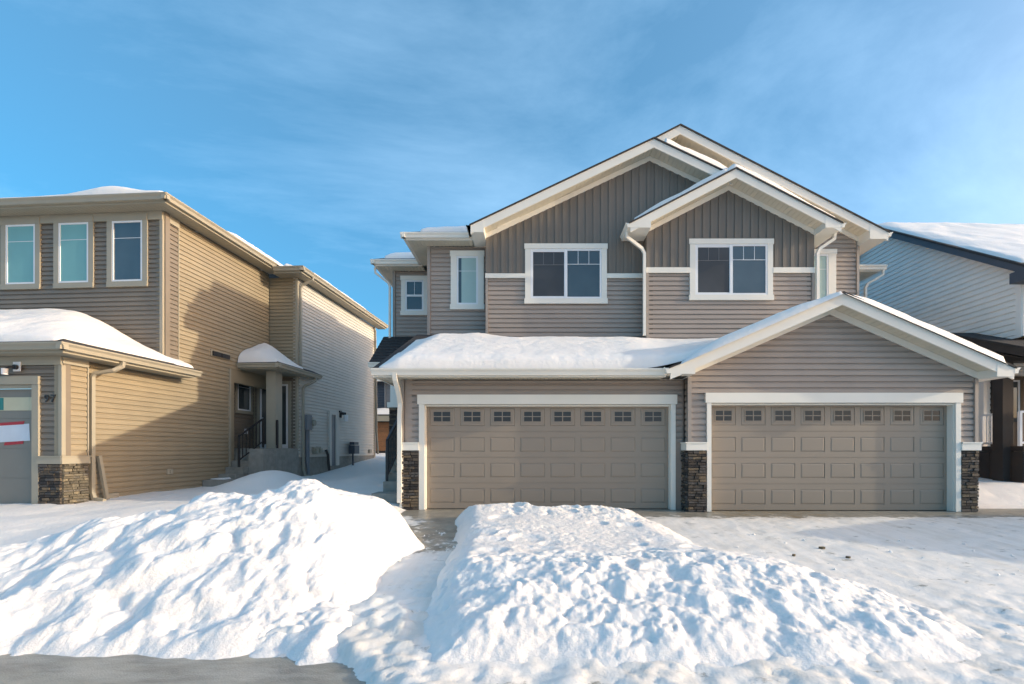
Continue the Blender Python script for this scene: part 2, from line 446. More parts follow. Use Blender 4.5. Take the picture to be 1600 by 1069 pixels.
def stones(parent, fr, a0, a1, z0, z1, pre='stone', seed=1):
    rnd = random.Random(seed)
    if pre not in STONES:
        STONES[pre] = []
        for k in range(15):
            mb = MB(); j = lambda s: rnd.uniform(-s, s)
            pts = []
            for zz in (0, 1):
                for yy in (0, 1):
                    for xx in ((0, 1) if yy == 0 else (1, 0)):
                        pts.append(((xx-0.5)*(0.94 if yy == 0 else 1) + j(0.03), (-1 + j(0.12)) if yy == 0 else 0.0, (zz-0.5)*(0.84 if yy == 0 else 0.95) + j(0.06)))
            mb.hexa(pts)
            STONES[pre].append(mesh_of('stone', mb, '%s%d' % (pre, k % 5)))
    rot = math.atan2(fr.a.y, fr.a.x)
    mb = MB(); fr.box(mb, a0+0.004, a1-0.004, z0, z1, -0.1, 0.004)
    pier = part('stone_veneer', mb, pre + '2', parent)
    z = z0
    while z < z1 - 0.01:
        h = min(rnd.uniform(0.04, 0.068), z1 - z)
        if z1 - z - h < 0.03: h = z1 - z
        a = a0
        while a < a1 - 0.005:
            w = rnd.uniform(0.08, 0.22)
            if a1 - a - w < 0.06: w = a1 - a
            d = rnd.uniform(0.022, 0.05)
            o = place('stone', rnd.choice(STONES[pre]), pier, fr.p(a + w/2, z + h/2, 0.0))
            o.rotation_euler = (0, 0, rot); o.scale = (w - 0.006, d, h - 0.005)
            a += w
        z += h
    return pier
def garage_door(parent, fr, a0, a1, z0, z1, m, glass='glass_green', windows=True, label=None, flat=False):
    """four sections of raised panels; the top one carries windows.  n = 0 is the face of the door"""
    mb = MB(); fr.box(mb, a0, a1, z0, z1, -0.05, -0.010)
    gd = part('garage_door', mb, m, parent, label=label)
    H = z1-z0; hs = H/4; ncol = max(2, round((a1-a0)/0.61)); cw = (a1-a0)/ncol
    for s in range(4):
        zb, zt = z0 + s*hs + 0.004, z0 + (s+1)*hs - 0.004
        mb = MB()
        top = (s == 3) and windows
        pz0, pz1 = (zb + 0.11, zt - 0.11) if not top else (zb + 0.115, zt - 0.04)
        fr.box(mb, a0, a1, zb, pz0, -0.010, 0.0); fr.box(mb, a0, a1, pz1, zt, -0.010, 0.0)
        if flat:
            fr.box(mb, a0, a1, pz0, pz1, -0.010, 0.0); part('door_section', mb, m, gd); continue
        for c in range(ncol+1):
            l = a0 + c*cw - 0.055 if c else a0; r = a0 + c*cw + 0.055 if c < ncol else a1
            fr.box(mb, l, r, pz0, pz1, -0.010, 0.0)
        part('door_section', mb, m, gd)
        for c in range(ncol):
            l, r = a0 + c*cw + 0.055, a0 + (c+1)*cw - 0.055
            key = ('panel', m, round(r-l, 3), round(pz1-pz0, 3), top, tuple(round(x, 3) for x in fr.a))
            f2 = Fr((0,0,0), fr.a, fr.n); w, h = r-l, pz1-pz0
            org = fr.p(l, pz0)
            if key not in CACHE:
                mb = MB(); g = 0.002; e = 0.03 if not top else 0.014
                mb.hexa([f2.p(e+g,e+g,-0.001), f2.p(w-e-g,e+g,-0.001), f2.p(w-g,g,-0.010), f2.p(g,g,-0.010), f2.p(e+g,h-e-g,-0.001), f2.p(w-e-g,h-e-g,-0.001), f2.p(w-g,h-g,-0.010), f2.p(g,h-g,-0.010)])
                CACHE[key] = mesh_of('raised_panel', mb, m)
                if top:
                    mb = MB(); x0, x1, y0, y1, b = 0.065, w-0.065, 0.075, h-0.05, 0.018
                    for (p, q, u, v) in ((x0,x1,y0,y0+b), (x0,x1,y1-b,y1), (x0,x0+b,y0+b,y1-b), (x1-b,x1,y0+b,y1-b)):
                        f2.box(mb, p, q, u, v, -0.001, 0.009)
                    xm, ym = (x0+x1)/2, (y0+y1)/2
                    f2.box(mb, xm-0.009, xm+0.009, y0+b, y1-b, -0.001, 0.007)
                    f2.box(mb, x0+b, xm-0.009, ym-0.008, ym+0.008, -0.001, 0.007); f2.box(mb, xm+0.009, x1-b, ym-0.008, ym+0.008, -0.001, 0.007)
                    mp_ = MB(); f2.box(mp_, 0, xm-0.009-x0-b, 0, ym-0.008-y0-b, -0.001, 0.003)
                    CACHE[key + ('w',)] = (mesh_of('window_frame', mb, m), mesh_of('pane', mp_, glass), [(x0+b, y0+b), (xm+0.009, y0+b), (x0+b, ym+0.008), (xm+0.009, ym+0.008)])
            place('raised_panel', CACHE[key], gd, org)
            if top:
                fm, pm, spots = CACHE[key + ('w',)]
                place('window_frame', fm, gd, org)
                for (px, py) in spots: place('pane', pm, gd, fr.p(l+px, pz0+py))
    return gd

# ------------------------------------------------------------------ noise and snow
def vnoise(x, y, seed=0):
    xi = np.floor(x).astype(np.int64); yi = np.floor(y).astype(np.int64); fx = x-xi; fy = y-yi
    def h(a, b):
        n = (a*374761393 + b*668265263 + seed*974711) & 0xffffffff
        n = ((n ^ (n >> 13)) * 1274126177) & 0xffffffff
        return ((n ^ (n >> 16)) & 0xffff)/65535.0
    sx = fx*fx*(3-2*fx); sy = fy*fy*(3-2*fy)
    return (h(xi,yi)*(1-sx)+h(xi+1,yi)*sx)*(1-sy) + (h(xi,yi+1)*(1-sx)+h(xi+1,yi+1)*sx)*sy - 0.5
def fbm(x, y, oct=4, seed=0, gain=0.5):
    r = 0; a = 1
    for i in range(oct):
        r = r + a*vnoise(x*2**i + 17.3*i, y*2**i - 9.1*i, seed+i); a *= gain
    return r
def lumps(x, y, seed=0):
    """rounded clods: distance to the nearest jittered point of a grid, as domes"""
    xi = np.floor(x).astype(np.int64); yi = np.floor(y).astype(np.int64)
    best = np.full(x.shape, 9.0); hh = np.zeros(x.shape)
    def h(a, b, s):
        n = (a*374761393 + b*668265263 + (seed+s)*974711) & 0xffffffff
        n = ((n ^ (n >> 13)) * 1274126177) & 0xffffffff
        return ((n ^ (n >> 16)) & 0xffff)/65535.0
    for dx in (-1, 0, 1):
        for dy in (-1, 0, 1):
            cx, cy = xi+dx, yi+dy
            d = np.hypot(cx+h(cx,cy,1)-x, cy+h(cx,cy,2)-y)/(0.45+0.75*h(cx,cy,3))
            best = np.minimum(best, d)
    return np.sqrt(np.clip(1-best**2, 0, 1))
def sstep(x, a, b):
    t = np.clip((x-a)/(b-a), 0, 1); return t*t*(3-2*t)
def grid_obj(name, X, Y, Z, m, keep=None, smooth=True, parent=None):
    ny, nx = X.shape
    idx = np.arange(nx*ny).reshape(ny, nx)
    q = np.stack([idx[:-1,:-1], idx[:-1,1:], idx[1:,1:], idx[1:,:-1]], -1).reshape(-1, 4)
    if keep is not None:
        kf = (keep[:-1,:-1] | keep[:-1,1:] | keep[1:,1:] | keep[1:,:-1]).reshape(-1)
        q = q[kf]
    used = np.unique(q); remap = np.full(nx*ny, -1); remap[used] = np.arange(len(used))
    v = np.stack([X, Y, Z], -1).reshape(-1, 3)[used]; q = remap[q]
    me = bpy.data.meshes.new(name)
    me.vertices.add(len(v)); me.vertices.foreach_set('co', v.astype(np.float32).ravel())
    me.loops.add(len(q)*4); me.loops.foreach_set('vertex_index', q.astype(np.int32).ravel())
    me.polygons.add(len(q)); me.polygons.foreach_set('loop_start', np.arange(0, len(q)*4, 4, dtype=np.int32))
    me.polygons.foreach_set('loop_total', np.full(len(q), 4, dtype=np.int32))
    me.update(calc_edges=True); me.validate()
    me.polygons.foreach_set('use_smooth', [smooth]*len(me.polygons))
    me.materials.append(M[m])
    o = bpy.data.objects.new(name, me); link(o); ORG[o] = Vector((0,0,0))
    return o
def roof_snow(quad, t, label, res=0.06, edge=0.3, tf=None, seed=0, rough=0.03, clods=0.0, mat_='roofsnow'):
    """snow lying on a roof plane. quad: front-left, front-right, back-right, back-left (seen up the slope)"""
    p = [Vector(q) for q in quad]
    lw = max((p[1]-p[0]).length, (p[2]-p[3]).length); lh = max((p[3]-p[0]).length, (p[2]-p[1]).length)
    nx, ny = max(6, int(lw/res)), max(6, int(lh/res))
    S, T = np.meshgrid(np.linspace(0, 1, nx), np.linspace(0, 1, ny))
    P = [sum(w*c for w, c in zip(((1-S)*(1-T), S*(1-T), S*T, (1-S)*T), (p[0][i], p[1][i], p[2][i], p[3][i]))) for i in range(3)]
    d = np.minimum(np.minimum(S, 1-S)*lw, np.minimum(T, 1-T)*lh)
    wob = fbm(S*lw*1.7+seed, T*lh*1.7, 3, seed)*edge*0.5
    e = np.clip((d + wob*np.clip(d/edge, 0, 1))/edge, 0, 1)
    prof = np.sqrt(np.clip(1-(1-e)**2, 0, 1))
    th = t*prof
    if tf is not None: th = th*tf(S, T)
    th = th + prof*rough*(fbm(S*lw*2.2+3+seed, T*lh*2.2, 4, seed+3)) + prof*clods*lumps(S*lw*7, T*lh*7, seed+9)
    P[2] = P[2] + np.where(d <= 1e-6, -0.004, th + 0.006)
    o = grid_obj('roof_snow', P[0], P[1], P[2], mat_)
    c = (p[0]+p[1]+p[2]+p[3])/4
    co = np.empty(len(o.data.vertices)*3, np.float32); o.data.vertices.foreach_get('co', co)
    co = co.reshape(-1, 3) - np.array(c, np.float32); o.data.vertices.foreach_set('co', co.ravel()); o.location = c
    o['label'] = label; o['category'] = 'roof snow'; o['group'] = 'snow lying on the roofs'
    return o
def PX(px, Y): return (px-CX)/FPX*Y
def PZ(py, Y): return EYE + (CY-py)/FPX*Y
# ------------------------------------------------------------------ terrain
def tps(ctrl, X, Y, smooth=0.0):
    c = np.array(ctrl, float); P = c[:, :2]; n = len(c)
    U_ = lambda r2: np.where(r2 > 1e-12, r2*np.log(r2+1e-12), 0)
    D = ((P[:, None]-P[None])**2).sum(-1)
    A = np.zeros((n+3, n+3)); A[:n,:n] = U_(D) + smooth*np.eye(n); A[:n,n] = 1; A[:n,n+1:] = P; A[n,:n] = 1; A[n+1:,:n] = P.T
    w = np.linalg.solve(A, np.concatenate([c[:,2], [0,0,0]]))
    Z = w[n] + w[n+1]*X + w[n+2]*Y
    for i in range(n): Z = Z + w[i]*U_((X-P[i,0])**2+(Y-P[i,1])**2)
    return Z
def drive_z(X, Y):
    return np.interp(Y, [3.5, 8.9, 9.3, 11], [-0.40, -0.02, 0.0, 0.0])
def ground_z(X, Y):
    X = np.asarray(X, float); Y = np.asarray(Y, float)
    road = sstep(Y, 3.3, 4.1)
    # left lawn, side yard, right yard
    lawn = np.interp(Y, [3.4, 5, 7, 9.5, 12, 15, 18, 23, 30, 60], [-0.45, -0.14, -0.02, 0.10, 0.16, 0.20, 0.34, 0.84, 1.0, 1.1])
    right = np.interp(Y, [3.4, 9.0, 10.0, 11.0, 13, 40], [-0.45, -0.04, 0.03, 0.42, 0.5, 0.9])
    dr = drive_z(X, Y) - 0.06 + 0.25*sstep(Y, 10.5, 13)
    z = dr.copy()
    wl = 1 - sstep(X, -3.0, -2.2); z = z*(1-wl) + lawn*wl
    wr = sstep(X, 8.6, 9.6)*sstep(Y, 9.2, 9.9); z = z*(1-wr) + right*wr
    # drift shovelled beside the neighbour's steps
    z = z + 0.46*np.exp(-(((X+7.15)/0.95)**2 + ((Y-13.0)/1.25)**2))
    z = z + 0.20*np.exp(-(((X+5.2)/0.7)**2 + ((Y-15.2)/1.6)**2))
    z = z + 0.16*np.exp(-(((X+4.0)/0.5)**2 + ((Y-10.6)/0.5)**2))
    far = sstep(np.maximum(np.abs(X), np.abs(Y)), 30, 60)
    lump = 0.05*fbm(X*0.8, Y*0.8, 4, 11) + 0.02*fbm(X*4, Y*4, 3, 21)
    off_drive = np.maximum(wl, wr)
    z = z + lump*(0.15+0.85*off_drive)*road
    z = np.where((Y < 4.25) & (X < -1.6), np.minimum(z, -0.47), z)
    return z*(1-far) + far*np.where(Y < 3.45, -0.46, 0.9)
def axis(core0, core1, step, lo, hi):
    a = list(np.arange(core0, core1+1e-6, step)); s = step; x = core0; left = []
    while x > lo: s *= 1.25; x -= s; left.append(x)
    s = step; x = a[-1]
    while x < hi: s *= 1.25; x += s; a.append(x)
    return np.array(left[::-1] + a)
gx = axis(-11, 11.5, 0.09, -400, 400); gy = axis(2.5, 17, 0.09, -60, 700)
X, Y = np.meshgrid(gx, gy)
g = grid_obj('snowy_ground', X, Y, ground_z(X, Y), 'snow'); g['kind'] = 'structure'
# road: wet asphalt at the kerb line
gx = np.arange(-60, 60.1, 0.5); gy = np.array([-12, -8, -4, -2, 0, 1, 2, 2.5, 3, 3.3, 3.6, 3.9])
X, Y = np.meshgrid(gx, gy)
rd = grid_obj('road', X, Y, np.full(X.shape, -0.425), 'road'); rd['kind'] = 'structure'
# driveway slab with its film of trodden snow
gx = np.arange(-2.75, 12.01, 0.035); gy = np.concatenate([np.arange(1.8, 9.45, 0.035), [9.6, 9.75]])
X, Y = np.meshgrid(gx, gy)
tr = (1-sstep(np.abs(X+1.5), 0.3, 1.0))*(1-sstep(Y, 7.0, 8.2))*0.6 + (1-sstep(Y, 4.2, 5.2))*1.0
Z = drive_z(X, Y) - (1-sstep(Y, 3.2, 3.9))*0.0
Z = Z + (1-sstep(Y, 8.2, 9.0))*(0.035 + 0.018*fbm(X*1.3, Y*2, 4, 5)) + (1-sstep(Y, 8.0, 9.0))*(0.010*fbm(X*7, Y*9, 3, 8) + tr*(0.028*fbm(X*7, Y*9, 5, 31, 0.6)+0.02*lumps(X*13, Y*15, 5)*sstep(fbm(X*1.5, Y*1.5, 2, 77), -0.1, 0.2)))
for (fx, fy, a) in ((-1.35, 7.6, 0.3), (-1.62, 7.1, 0.1), (-1.28, 6.6, -0.2), (-1.7, 6.0, 0.2), (-1.3, 5.55, 0.0), (-1.75, 4.9, 0.3), (-1.5, 6.85, 0.5), (-1.2, 7.05, 0.2)):
    dx = (X-fx)*math.cos(a)+(Y-fy)*math.sin(a); dy = -(X-fx)*math.sin(a)+(Y-fy)*math.cos(a)
    Z = Z - 0.022*np.exp(-((dx/0.06)**4 + (dy/0.15)**4))
Z = np.where(Y < 3.5, np.maximum(Z, -0.405 + 0.03*fbm(X*3, Y*3, 3, 6)), Z)
bv = np.maximum(X + 1.72 - 1.1*(3.74-Y) - 0.3*fbm(X*2, Y*2, 3, 4), (Y-3.8)*1.5)
Z = Z - 0.09*(1-sstep(bv, 0.0, 0.3))
keep = ((Y > 3.74) | (X > -1.72 + 1.1*(3.74-Y) + 0.3*fbm(X*2, Y*2, 3, 4))) & (X > -2.75)
dv = grid_obj('driveway', X, Y, Z, 'drive', keep); dv['kind'] = 'structure'

# ------------------------------------------------------------------ snowbanks
def crumble(X, Y, seed):
    """broken clods of several sizes, in patches"""
    m1 = sstep(fbm(X*1.1, Y*1.1, 3, seed), -0.12, 0.25); m2 = sstep(fbm(X*1.9+4, Y*1.9, 3, seed+1), -0.1, 0.25)
    wx = X + 0.06*fbm(X*6, Y*6, 3, seed+2); wy = Y + 0.06*fbm(X*6+5, Y*6, 3, seed+3)
    a = np.clip(lumps(wx*6.5, wy*6.5, seed+4), 0, 0.8)-0.5; b = np.clip(lumps(wx*13, wy*13, seed+5), 0, 0.85)-0.5; c = lumps(wx*26, wy*26, seed+6)-0.5
    m3 = 0.35+0.65*sstep(fbm(X*0.9+8, Y*0.9, 2, seed+9), -0.15, 0.2)
    return m3*(0.052*a*m1 + 0.026*b*(0.15+0.85*m2) + 0.030*fbm(X*8, Y*8, 4, seed+7, 0.6)) + 0.008*c
def pt(px, py, Y_): return (PX(px, Y_), Y_, PZ(py, Y_))
crest = [pt(-60, 880, 4.95), pt(0, 876, 5.0), pt(115, 854, 5.2), pt(200, 838, 5.45), pt(262, 824, 5.65), pt(317, 798, 5.85), pt(346, 795, 6.0), pt(392, 799, 6.1), pt(421, 787, 6.15), pt(447, 773, 6.2), pt(476, 761, 6.25), pt(498, 761, 6.3), pt(512, 773, 6.35), pt(541, 783, 6.4), pt(574, 790, 6.5), pt(606, 796, 6.65), pt(624, 812, 6.75)]
crest = [(x, y, z + (0.13 if -4.9 < x < -3.3 else 0.06)) for x, y, z in crest]
front = [(PX(p, 3.72), 3.70, -0.46) for p in (-40, 60, 160, 260, 360, 440)]
rbase = [pt(648, 832, 7.0), pt(628, 862, 6.1), pt(604, 900, 5.35), pt(568, 950, 4.55), pt(522, 1000, 4.0), (PX(475, 3.72), 3.72, -0.43)]
rbase = [(x, y, float(drive_z(x, y))+0.0) for x, y, z in rbase]
back = [(-1.2, 3.6, -0.6), (-0.9, 4.5, -0.55), (-0.8, 5.6, -0.45), (-0.9, 7.0, -0.35), (-8.0, 7.2, -0.08), (-5.6, 7.2, -0.1), (-4.9, 7.5, -0.06), (-4.3, 7.7, -0.05), (-3.6, 7.9, 0.0), (-2.9, 8.0, -0.12), (-2.2, 7.9, -0.2), (-6.6, 6.4, -0.12), (-9.5, 6.0, -0.16), (-9.5, 4.6, -0.2), (-9.5, 3.7, -0.45)]
mid = []
for (cx, cy, cz), q in ((crest[3], 0.5), (crest[5], 0.5), (crest[8], 0.5), (crest[9], 0.4), (crest[12], 0.5)):
    mid.append((cx*0.80, cy*(1-q)+3.9*q + 0.1, cz*(1-q)-0.35*q+0.10))
X, Y = np.meshgrid(np.arange(-9.4, -0.9, 0.018), np.arange(3.3, 8.3, 0.018))
Z = tps(crest+front+rbase+back+mid, X, Y, 0.002)
base = np.where(X > -2.6, np.maximum(drive_z(X, Y)+0.03, -9), ground_z(X, Y))
base = np.where(Y < 4.35, -0.425, base)
hgt = np.clip(Z-base, 0, 1); face = sstep(hgt, -0.02, 0.10)*(1-sstep(Y, 5.8, 6.8))*(1-0.35*sstep(X, -3.2, -2.2))
wx, wy = X+0.22*fbm(X*1.7, Y*1.7, 3, 40), Y+0.22*fbm(X*1.7+9, Y*1.7, 3, 41)
calm = 1-0.15*sstep(X, -3.0, -2.2)*sstep(Y, 4.6, 5.4)
Z = Z + face*(0.085*(lumps(wx*2.2, wy*2.4, 3)-0.55) + 0.15*fbm(wx*1.9, wy*2.4, 4, 50, 0.5)) + 0.06*sstep(hgt, 0.1, 0.3)*(lumps(wx*3.1+7, wy*3.1, 8)-0.5) + sstep(hgt, -0.02, 0.12)*calm*crumble(X, Y, 300)
Z = Z + (1-sstep(Y, 3.9, 4.4))*(0.07*fbm(X*1.6, Y*1.6, 4, 61) + 0.03*lumps(X*4, Y*4, 62))
keep = (Z > base - 0.03)
b1 = grid_obj('snow_bank', X, Y, Z, 'snow', keep)
b1['label'] = 'tallest heap of shovelled snow, left of the cleared path before the tan house'; b1['category'] = 'snow bank'; b1['group'] = 'banks of shovelled snow'

def poly_sdf(poly, X, Y):
    d = np.full(X.shape, 1e9); ins = np.zeros(X.shape, bool); n = len(poly)
    for i in range(n):
        x0, y0 = poly[i]; x1, y1 = poly[(i+1) % n]; ex, ey = x1-x0, y1-y0
        t = np.clip(((X-x0)*ex+(Y-y0)*ey)/(ex*ex+ey*ey), 0, 1)
        d = np.minimum(d, np.hypot(X-x0-t*ex, Y-y0-t*ey))
        c = ((y0 > Y) != (y1 > Y)) & (X < (x1-x0)*(Y-y0)/(y1-y0+1e-12)+x0)
        ins ^= c
    return np.where(ins, d, -d)
poly2 = [(-1.35, 8.55), (-0.6, 8.8), (0.4, 8.78), (1.3, 8.75), (2.0, 8.4), (2.3, 7.4), (2.45, 6.2), (2.85, 5.75), (3.6, 5.15), (3.95, 4.5), (3.9, 3.75), (3.0, 3.35), (1.5, 3.3), (0.2, 3.35), (-0.75, 3.4), (-1.05, 4.1), (-1.05, 5.0), (-1.1, 6.2), (-1.25, 7.6)]
X, Y = np.meshgrid(np.arange(-1.7, 4.4, 0.017), np.arange(3.0, 9.05, 0.017))
wx, wy = X+0.15*fbm(X*1.7, Y*1.7, 3, 140), Y+0.15*fbm(X*1.7+9, Y*1.7, 3, 141)
sd = poly_sdf(poly2, X + 0.10*fbm(X*2, Y*2, 3, 90), Y + 0.10*fbm(X*2+7, Y*2, 3, 91))
leftw = 1-sstep(X, -0.7, 0.3)
W = 0.42*leftw + 0.75*(1-leftw)
W = W*(1-sstep(5.3-Y, 0, 1.3)) + 1.5*sstep(5.3-Y, 0, 1.3)*(1-0.55*leftw) + 0.42*leftw*sstep(5.3-Y, 0, 1.3)*0.5
e = np.clip(sd/W, 0, 1)
H = 0.27 + 0.07*np.exp(-((Y-8.3)/0.35)**2) + 0.08*np.exp(-((Y-5.0)/0.55)**2) - 0.06*np.exp(-(((X-1.3)/0.8)**2+((Y-6.6)/0.7)**2))
H = H - 0.12*sstep(X, 2.2, 3.8)
Z0 = drive_z(X, Y)
prof = np.sin(e*np.pi/2)
fr_ = 1-sstep(Y, 5.0, 5.9)
rough = 0.35 + 0.65*np.maximum(fr_, np.exp(-((Y-8.35)/0.4)**2))
Z = Z0 - 0.05*(e <= 0) + prof*H + sstep(e, 0.0, 0.3)*(0.030*(lumps(wx*3.2, wy*2.6, 103)-0.55)*fr_ + 0.07*fbm(wx*2.8, wy*2.6, 4, 150, 0.5)*np.maximum(fr_, 0.4)*rough + (0.35+0.65*rough)*crumble(X, Y, 400))
dents = sstep(lumps(wx*2.3+5, wy*3.0, 160), 0.75, 0.95)*sstep(fbm(X*1.2, Y*1.2, 2, 161), -0.1, 0.2)
Z = Z - 0.035*dents*sstep(e, 0.3, 0.7)
b2 = grid_obj('snow_bank', X, Y, Z, 'snow', (sd > -0.04))
b2['label'] = 'low broad bank of shovelled snow between the cleared path and the right driveway'; b2['category'] = 'snow bank'; b2['group'] = 'banks of shovelled snow'
rnd = random.Random(21); mb = MB()
for i in range(420):
    if i % 3 == 0: x, y = rnd.uniform(-2.6, 0.2), rnd.uniform(3.4, 4.3)
    elif i % 3 == 1: x, y = rnd.uniform(-2.0, -1.0), rnd.uniform(4.0, 7.6)
    else: x, y = rnd.uniform(1.8, 6.5), rnd.uniform(3.6, 7.5)
    if i % 3 == 0 or (y < 3.8 and x < -1.5): continue
    r = rnd.choice((0.008, 0.012, 0.016, 0.024))*rnd.uniform(0.7, 1.3); z = float(drive_z(x, y)) + 0.025; b = len(mb.v)
    pts = [(0,0,1),(1,0,0.15),(0.3,0.95,0.1),(-0.8,0.6,0.2),(-0.8,-0.6,0.1),(0.3,-0.95,0.2),(0,0,-0.8)]
    mb.v += [(x+r*(p[0]+rnd.uniform(-.3,.3)), y+r*(p[1]+rnd.uniform(-.3,.3)), z+r*(p[2]+rnd.uniform(-.25,.25))) for p in pts]
    for k in range(5):
        n_ = 1+k, 1+(k+1) % 5
        mb.f += [(b, b+n_[0], b+n_[1]), (b+6, b+n_[1], b+n_[0])]
lo = part('loose_snow_crumbs', mb, 'snow', None, stuff=True)
mb = MB(); p = Vector((PX(1428, 4.7), 4.7, PZ(968, 4.7))); mb.sweep([p, p+Vector((0.004,0.01,0.05)), p+Vector((-0.006,0.015,0.085))], 0.006, 0.006, (1,0,0), ring=5)
thing('twig', mb, 'dead', 'short dry twig sticking up at the right end of the low snow bank', 'twig')
rnd = random.Random(8)
for i, (px, py, Y_) in enumerate([(1285, 841, 6.55), (1325, 856, 6.1), (1240, 852, 6.2)]):
    mb = MB(); z = float(drive_z(0, Y_)) + 0.03; x = PX(px, Y_); r = 0.045 - 0.01*i
    pts = [Vector((x + r*math.cos(a)*rnd.uniform(.7, 1.2), Y_ + r*0.7*math.sin(a)*rnd.uniform(.7, 1.2), z)) for a in np.linspace(0, 5.4, 7)]
    mb.prism(pts, (0.005, 0.003, 0.025))
    thing('dirt_clod', mb, 'dead', ['dark clod of frozen dirt on the right driveway, leftmost of the three', 'biggest dark clod of frozen dirt on the right driveway', 'smallest dark clod of frozen dirt on the right driveway'][(1, 0, 2)[i] if False else (0 if i == 2 else (1 if i == 0 else 2))], 'dirt clod', 'clods of dirt on the driveway')

# ------------------------------------------------------------------ the duplex
DX = empty('duplex_house', 'taupe and cream semi-detached house with two wide garage doors and snow on its roofs', 'house', (3.0, 9.55, 0))
def front(Y_): return Fr((0, Y_, 0), (1, 0, 0), (0, -1, 0))
def gable(P, apex, le, re, yf, yw, yb, lw=None, rw=None, lzb=None, rzb=None, shm='shingle', trim='trim', sof='soffit', fh=0.21, gut=(True, True)):
    """front-facing gable roof: apex / left eave / right eave are (x, z) of the top surface"""
    for k, (ev, wx_, zb, gt) in enumerate(((le, lw, lzb, gut[0]), (re, rw, rzb, gut[1]))):
        if ev is None: continue
        s = -1 if k == 0 else 1
        sl = (apex[1]-ev[1])/(apex[0]-ev[0])
        zt = lambda x: apex[1] + sl*(x-apex[0])
        slab(P, [(ev[0]+s*0.03, yf-0.03, zt(ev[0]+s*0.03)), (apex[0], yf-0.03, apex[1]), (apex[0], yb, apex[1]), (ev[0]+s*0.03, yb, zt(ev[0]+s*0.03))], 0.035, shm)
        mb = MB(); d = 0.036
        mb.prism([(ev[0], yf, zt(ev[0])-d), (apex[0], yf, apex[1]-d), (apex[0], yf, apex[1]-d-fh), (ev[0], yf, zt(ev[0])-d-fh)], (0, 0.035, 0))
        part('rake_board', mb, trim, P)
        xs = wx_ if wx_ is not None else ev[0]
        zs = lambda x: zt(x)-d-fh+0.06
        soffit(P, (xs, yf+0.037, zs(xs)), (apex[0], yf+0.037, zs(apex[0])), (0, yw-yf-0.04, 0), sof, 0.115)
        mb = MB()
        mb.prism([(xs, yw-0.026, zs(xs)-0.004), (apex[0], yw-0.026, zs(apex[0])-0.004), (apex[0], yw-0.026, zs(apex[0])-0.13), (xs, yw-0.026, zs(xs)-0.13)], (0, 0.03, 0))
        part('frieze_board', mb, trim, P)
        if wx_ is not None:
            mb = MB()
            mb.prism([(ev[0], yf-0.006, zt(ev[0])-0.038), (wx_, yf-0.006, zt(wx_)-0.038), (wx_, yf-0.006, zb), (ev[0], yf-0.006, zb)], (0, yb-yf, 0))
            part('eave_return', mb, trim, P)
            if gt: gutter(P, (ev[0], yf-0.01, zt(ev[0])-0.02), (ev[0], yb, zt(ev[0])-0.02), (s, 0, 0), trim)
pitch = 0.119
# --- left garage
G1 = front(9.55); zt1, zsof = 2.32, 2.63
wall(DX, G1, [(-2.6, 0), (-2.3, 0), (-2.3, 2.62), (-2.6, 2.62)], 'taupe'); wall(DX, G1, [(-2.3, 2.15), (2.85, 2.15), (2.85, 2.62), (-2.3, 2.62)], 'taupe'); wall(DX, G1, [(2.85, 0), (3.06, 0), (3.06, 2.62), (2.85, 2.62)], 'taupe')
siding(DX, G1, [(-2.54, 1.36), (-2.285, 1.36), (-2.285, 2.318), (-2.54, 2.318)], pitch, 'taupe', 1.36)
siding(DX, G1, [(-2.54, 2.322), (3.03, 2.322), (3.03, zsof), (-2.54, zsof)], pitch, 'taupe', 1.36)
siding(DX, G1, [(2.885, 1.36), (3.03, 1.36), (3.03, 2.318), (2.885, 2.318)], pitch, 'taupe', 1.36)
def dtrim(P, fr, x0, x1, o0, o1, ztop, zo, rec, m):
    """flat casing with a projecting head, and the jambs running back to the door"""
    mb = MB(); fr.box(mb, x0, o0, 0.005, zo+0.02, -0.02, 0.03); part('door_casing', mb, m, P)
    mb = MB(); fr.box(mb, o1, x1, 0.005, zo+0.02, -0.02, 0.03); part('door_casing', mb, m, P)
    mb = MB(); fr.box(mb, x0-0.03, x1+0.03, zo+0.022, ztop, -0.02, 0.045); part('door_head', mb, m, P)
    mb = MB()
    fr.box(mb, o0-0.03, o0+0.012, 0.005, zo+0.015, -rec-0.02, -0.022); fr.box(mb, o1-0.012, o1+0.03, 0.005, zo+0.015, -rec-0.02, -0.022); fr.box(mb, o0+0.012, o1-0.012, zo-0.015, zo+0.015, -rec-0.02, -0.022)
    part('door_jamb', mb, m, P)
dtrim(DX, G1, -2.284, 2.878, -2.17, 2.785, zt1, 2.105, 0.12, 'trim')
garage_door(DX, front(9.67), -2.155, 2.77, 0.012, 2.10, 'door', label='left garage door, all its windows dark')
mb = MB(); G1.box(mb, -2.655, -2.59, 1.36, 2.625, -0.06, 0.02); part('corner_post', mb, 'corner', DX)
mb = MB(); G1.box(mb, -2.65, -2.285, 1.2, 1.355, -0.05, 0.055); G1.box(mb, -2.665, -2.285, 1.335, 1.36, -0.05, 0.07); part('stone_cap', mb, 'trim', DX)
stones(DX, G1, -2.63, -2.288, 0.0, 1.198, 'stone', 2)
fl = Fr((-2.6, 0, 0), (0, 1, 0), (-1, 0, 0))
wall(DX, fl, [(9.56, 0), (14.3, 0), (14.3, 2.9), (9.56, 2.9)], 'taupe')
mb = MB(); mb.box(-2.67, -2.6, 9.52, 9.6, 0.0, 1.2); part('end_board', mb, 'trim', DX)
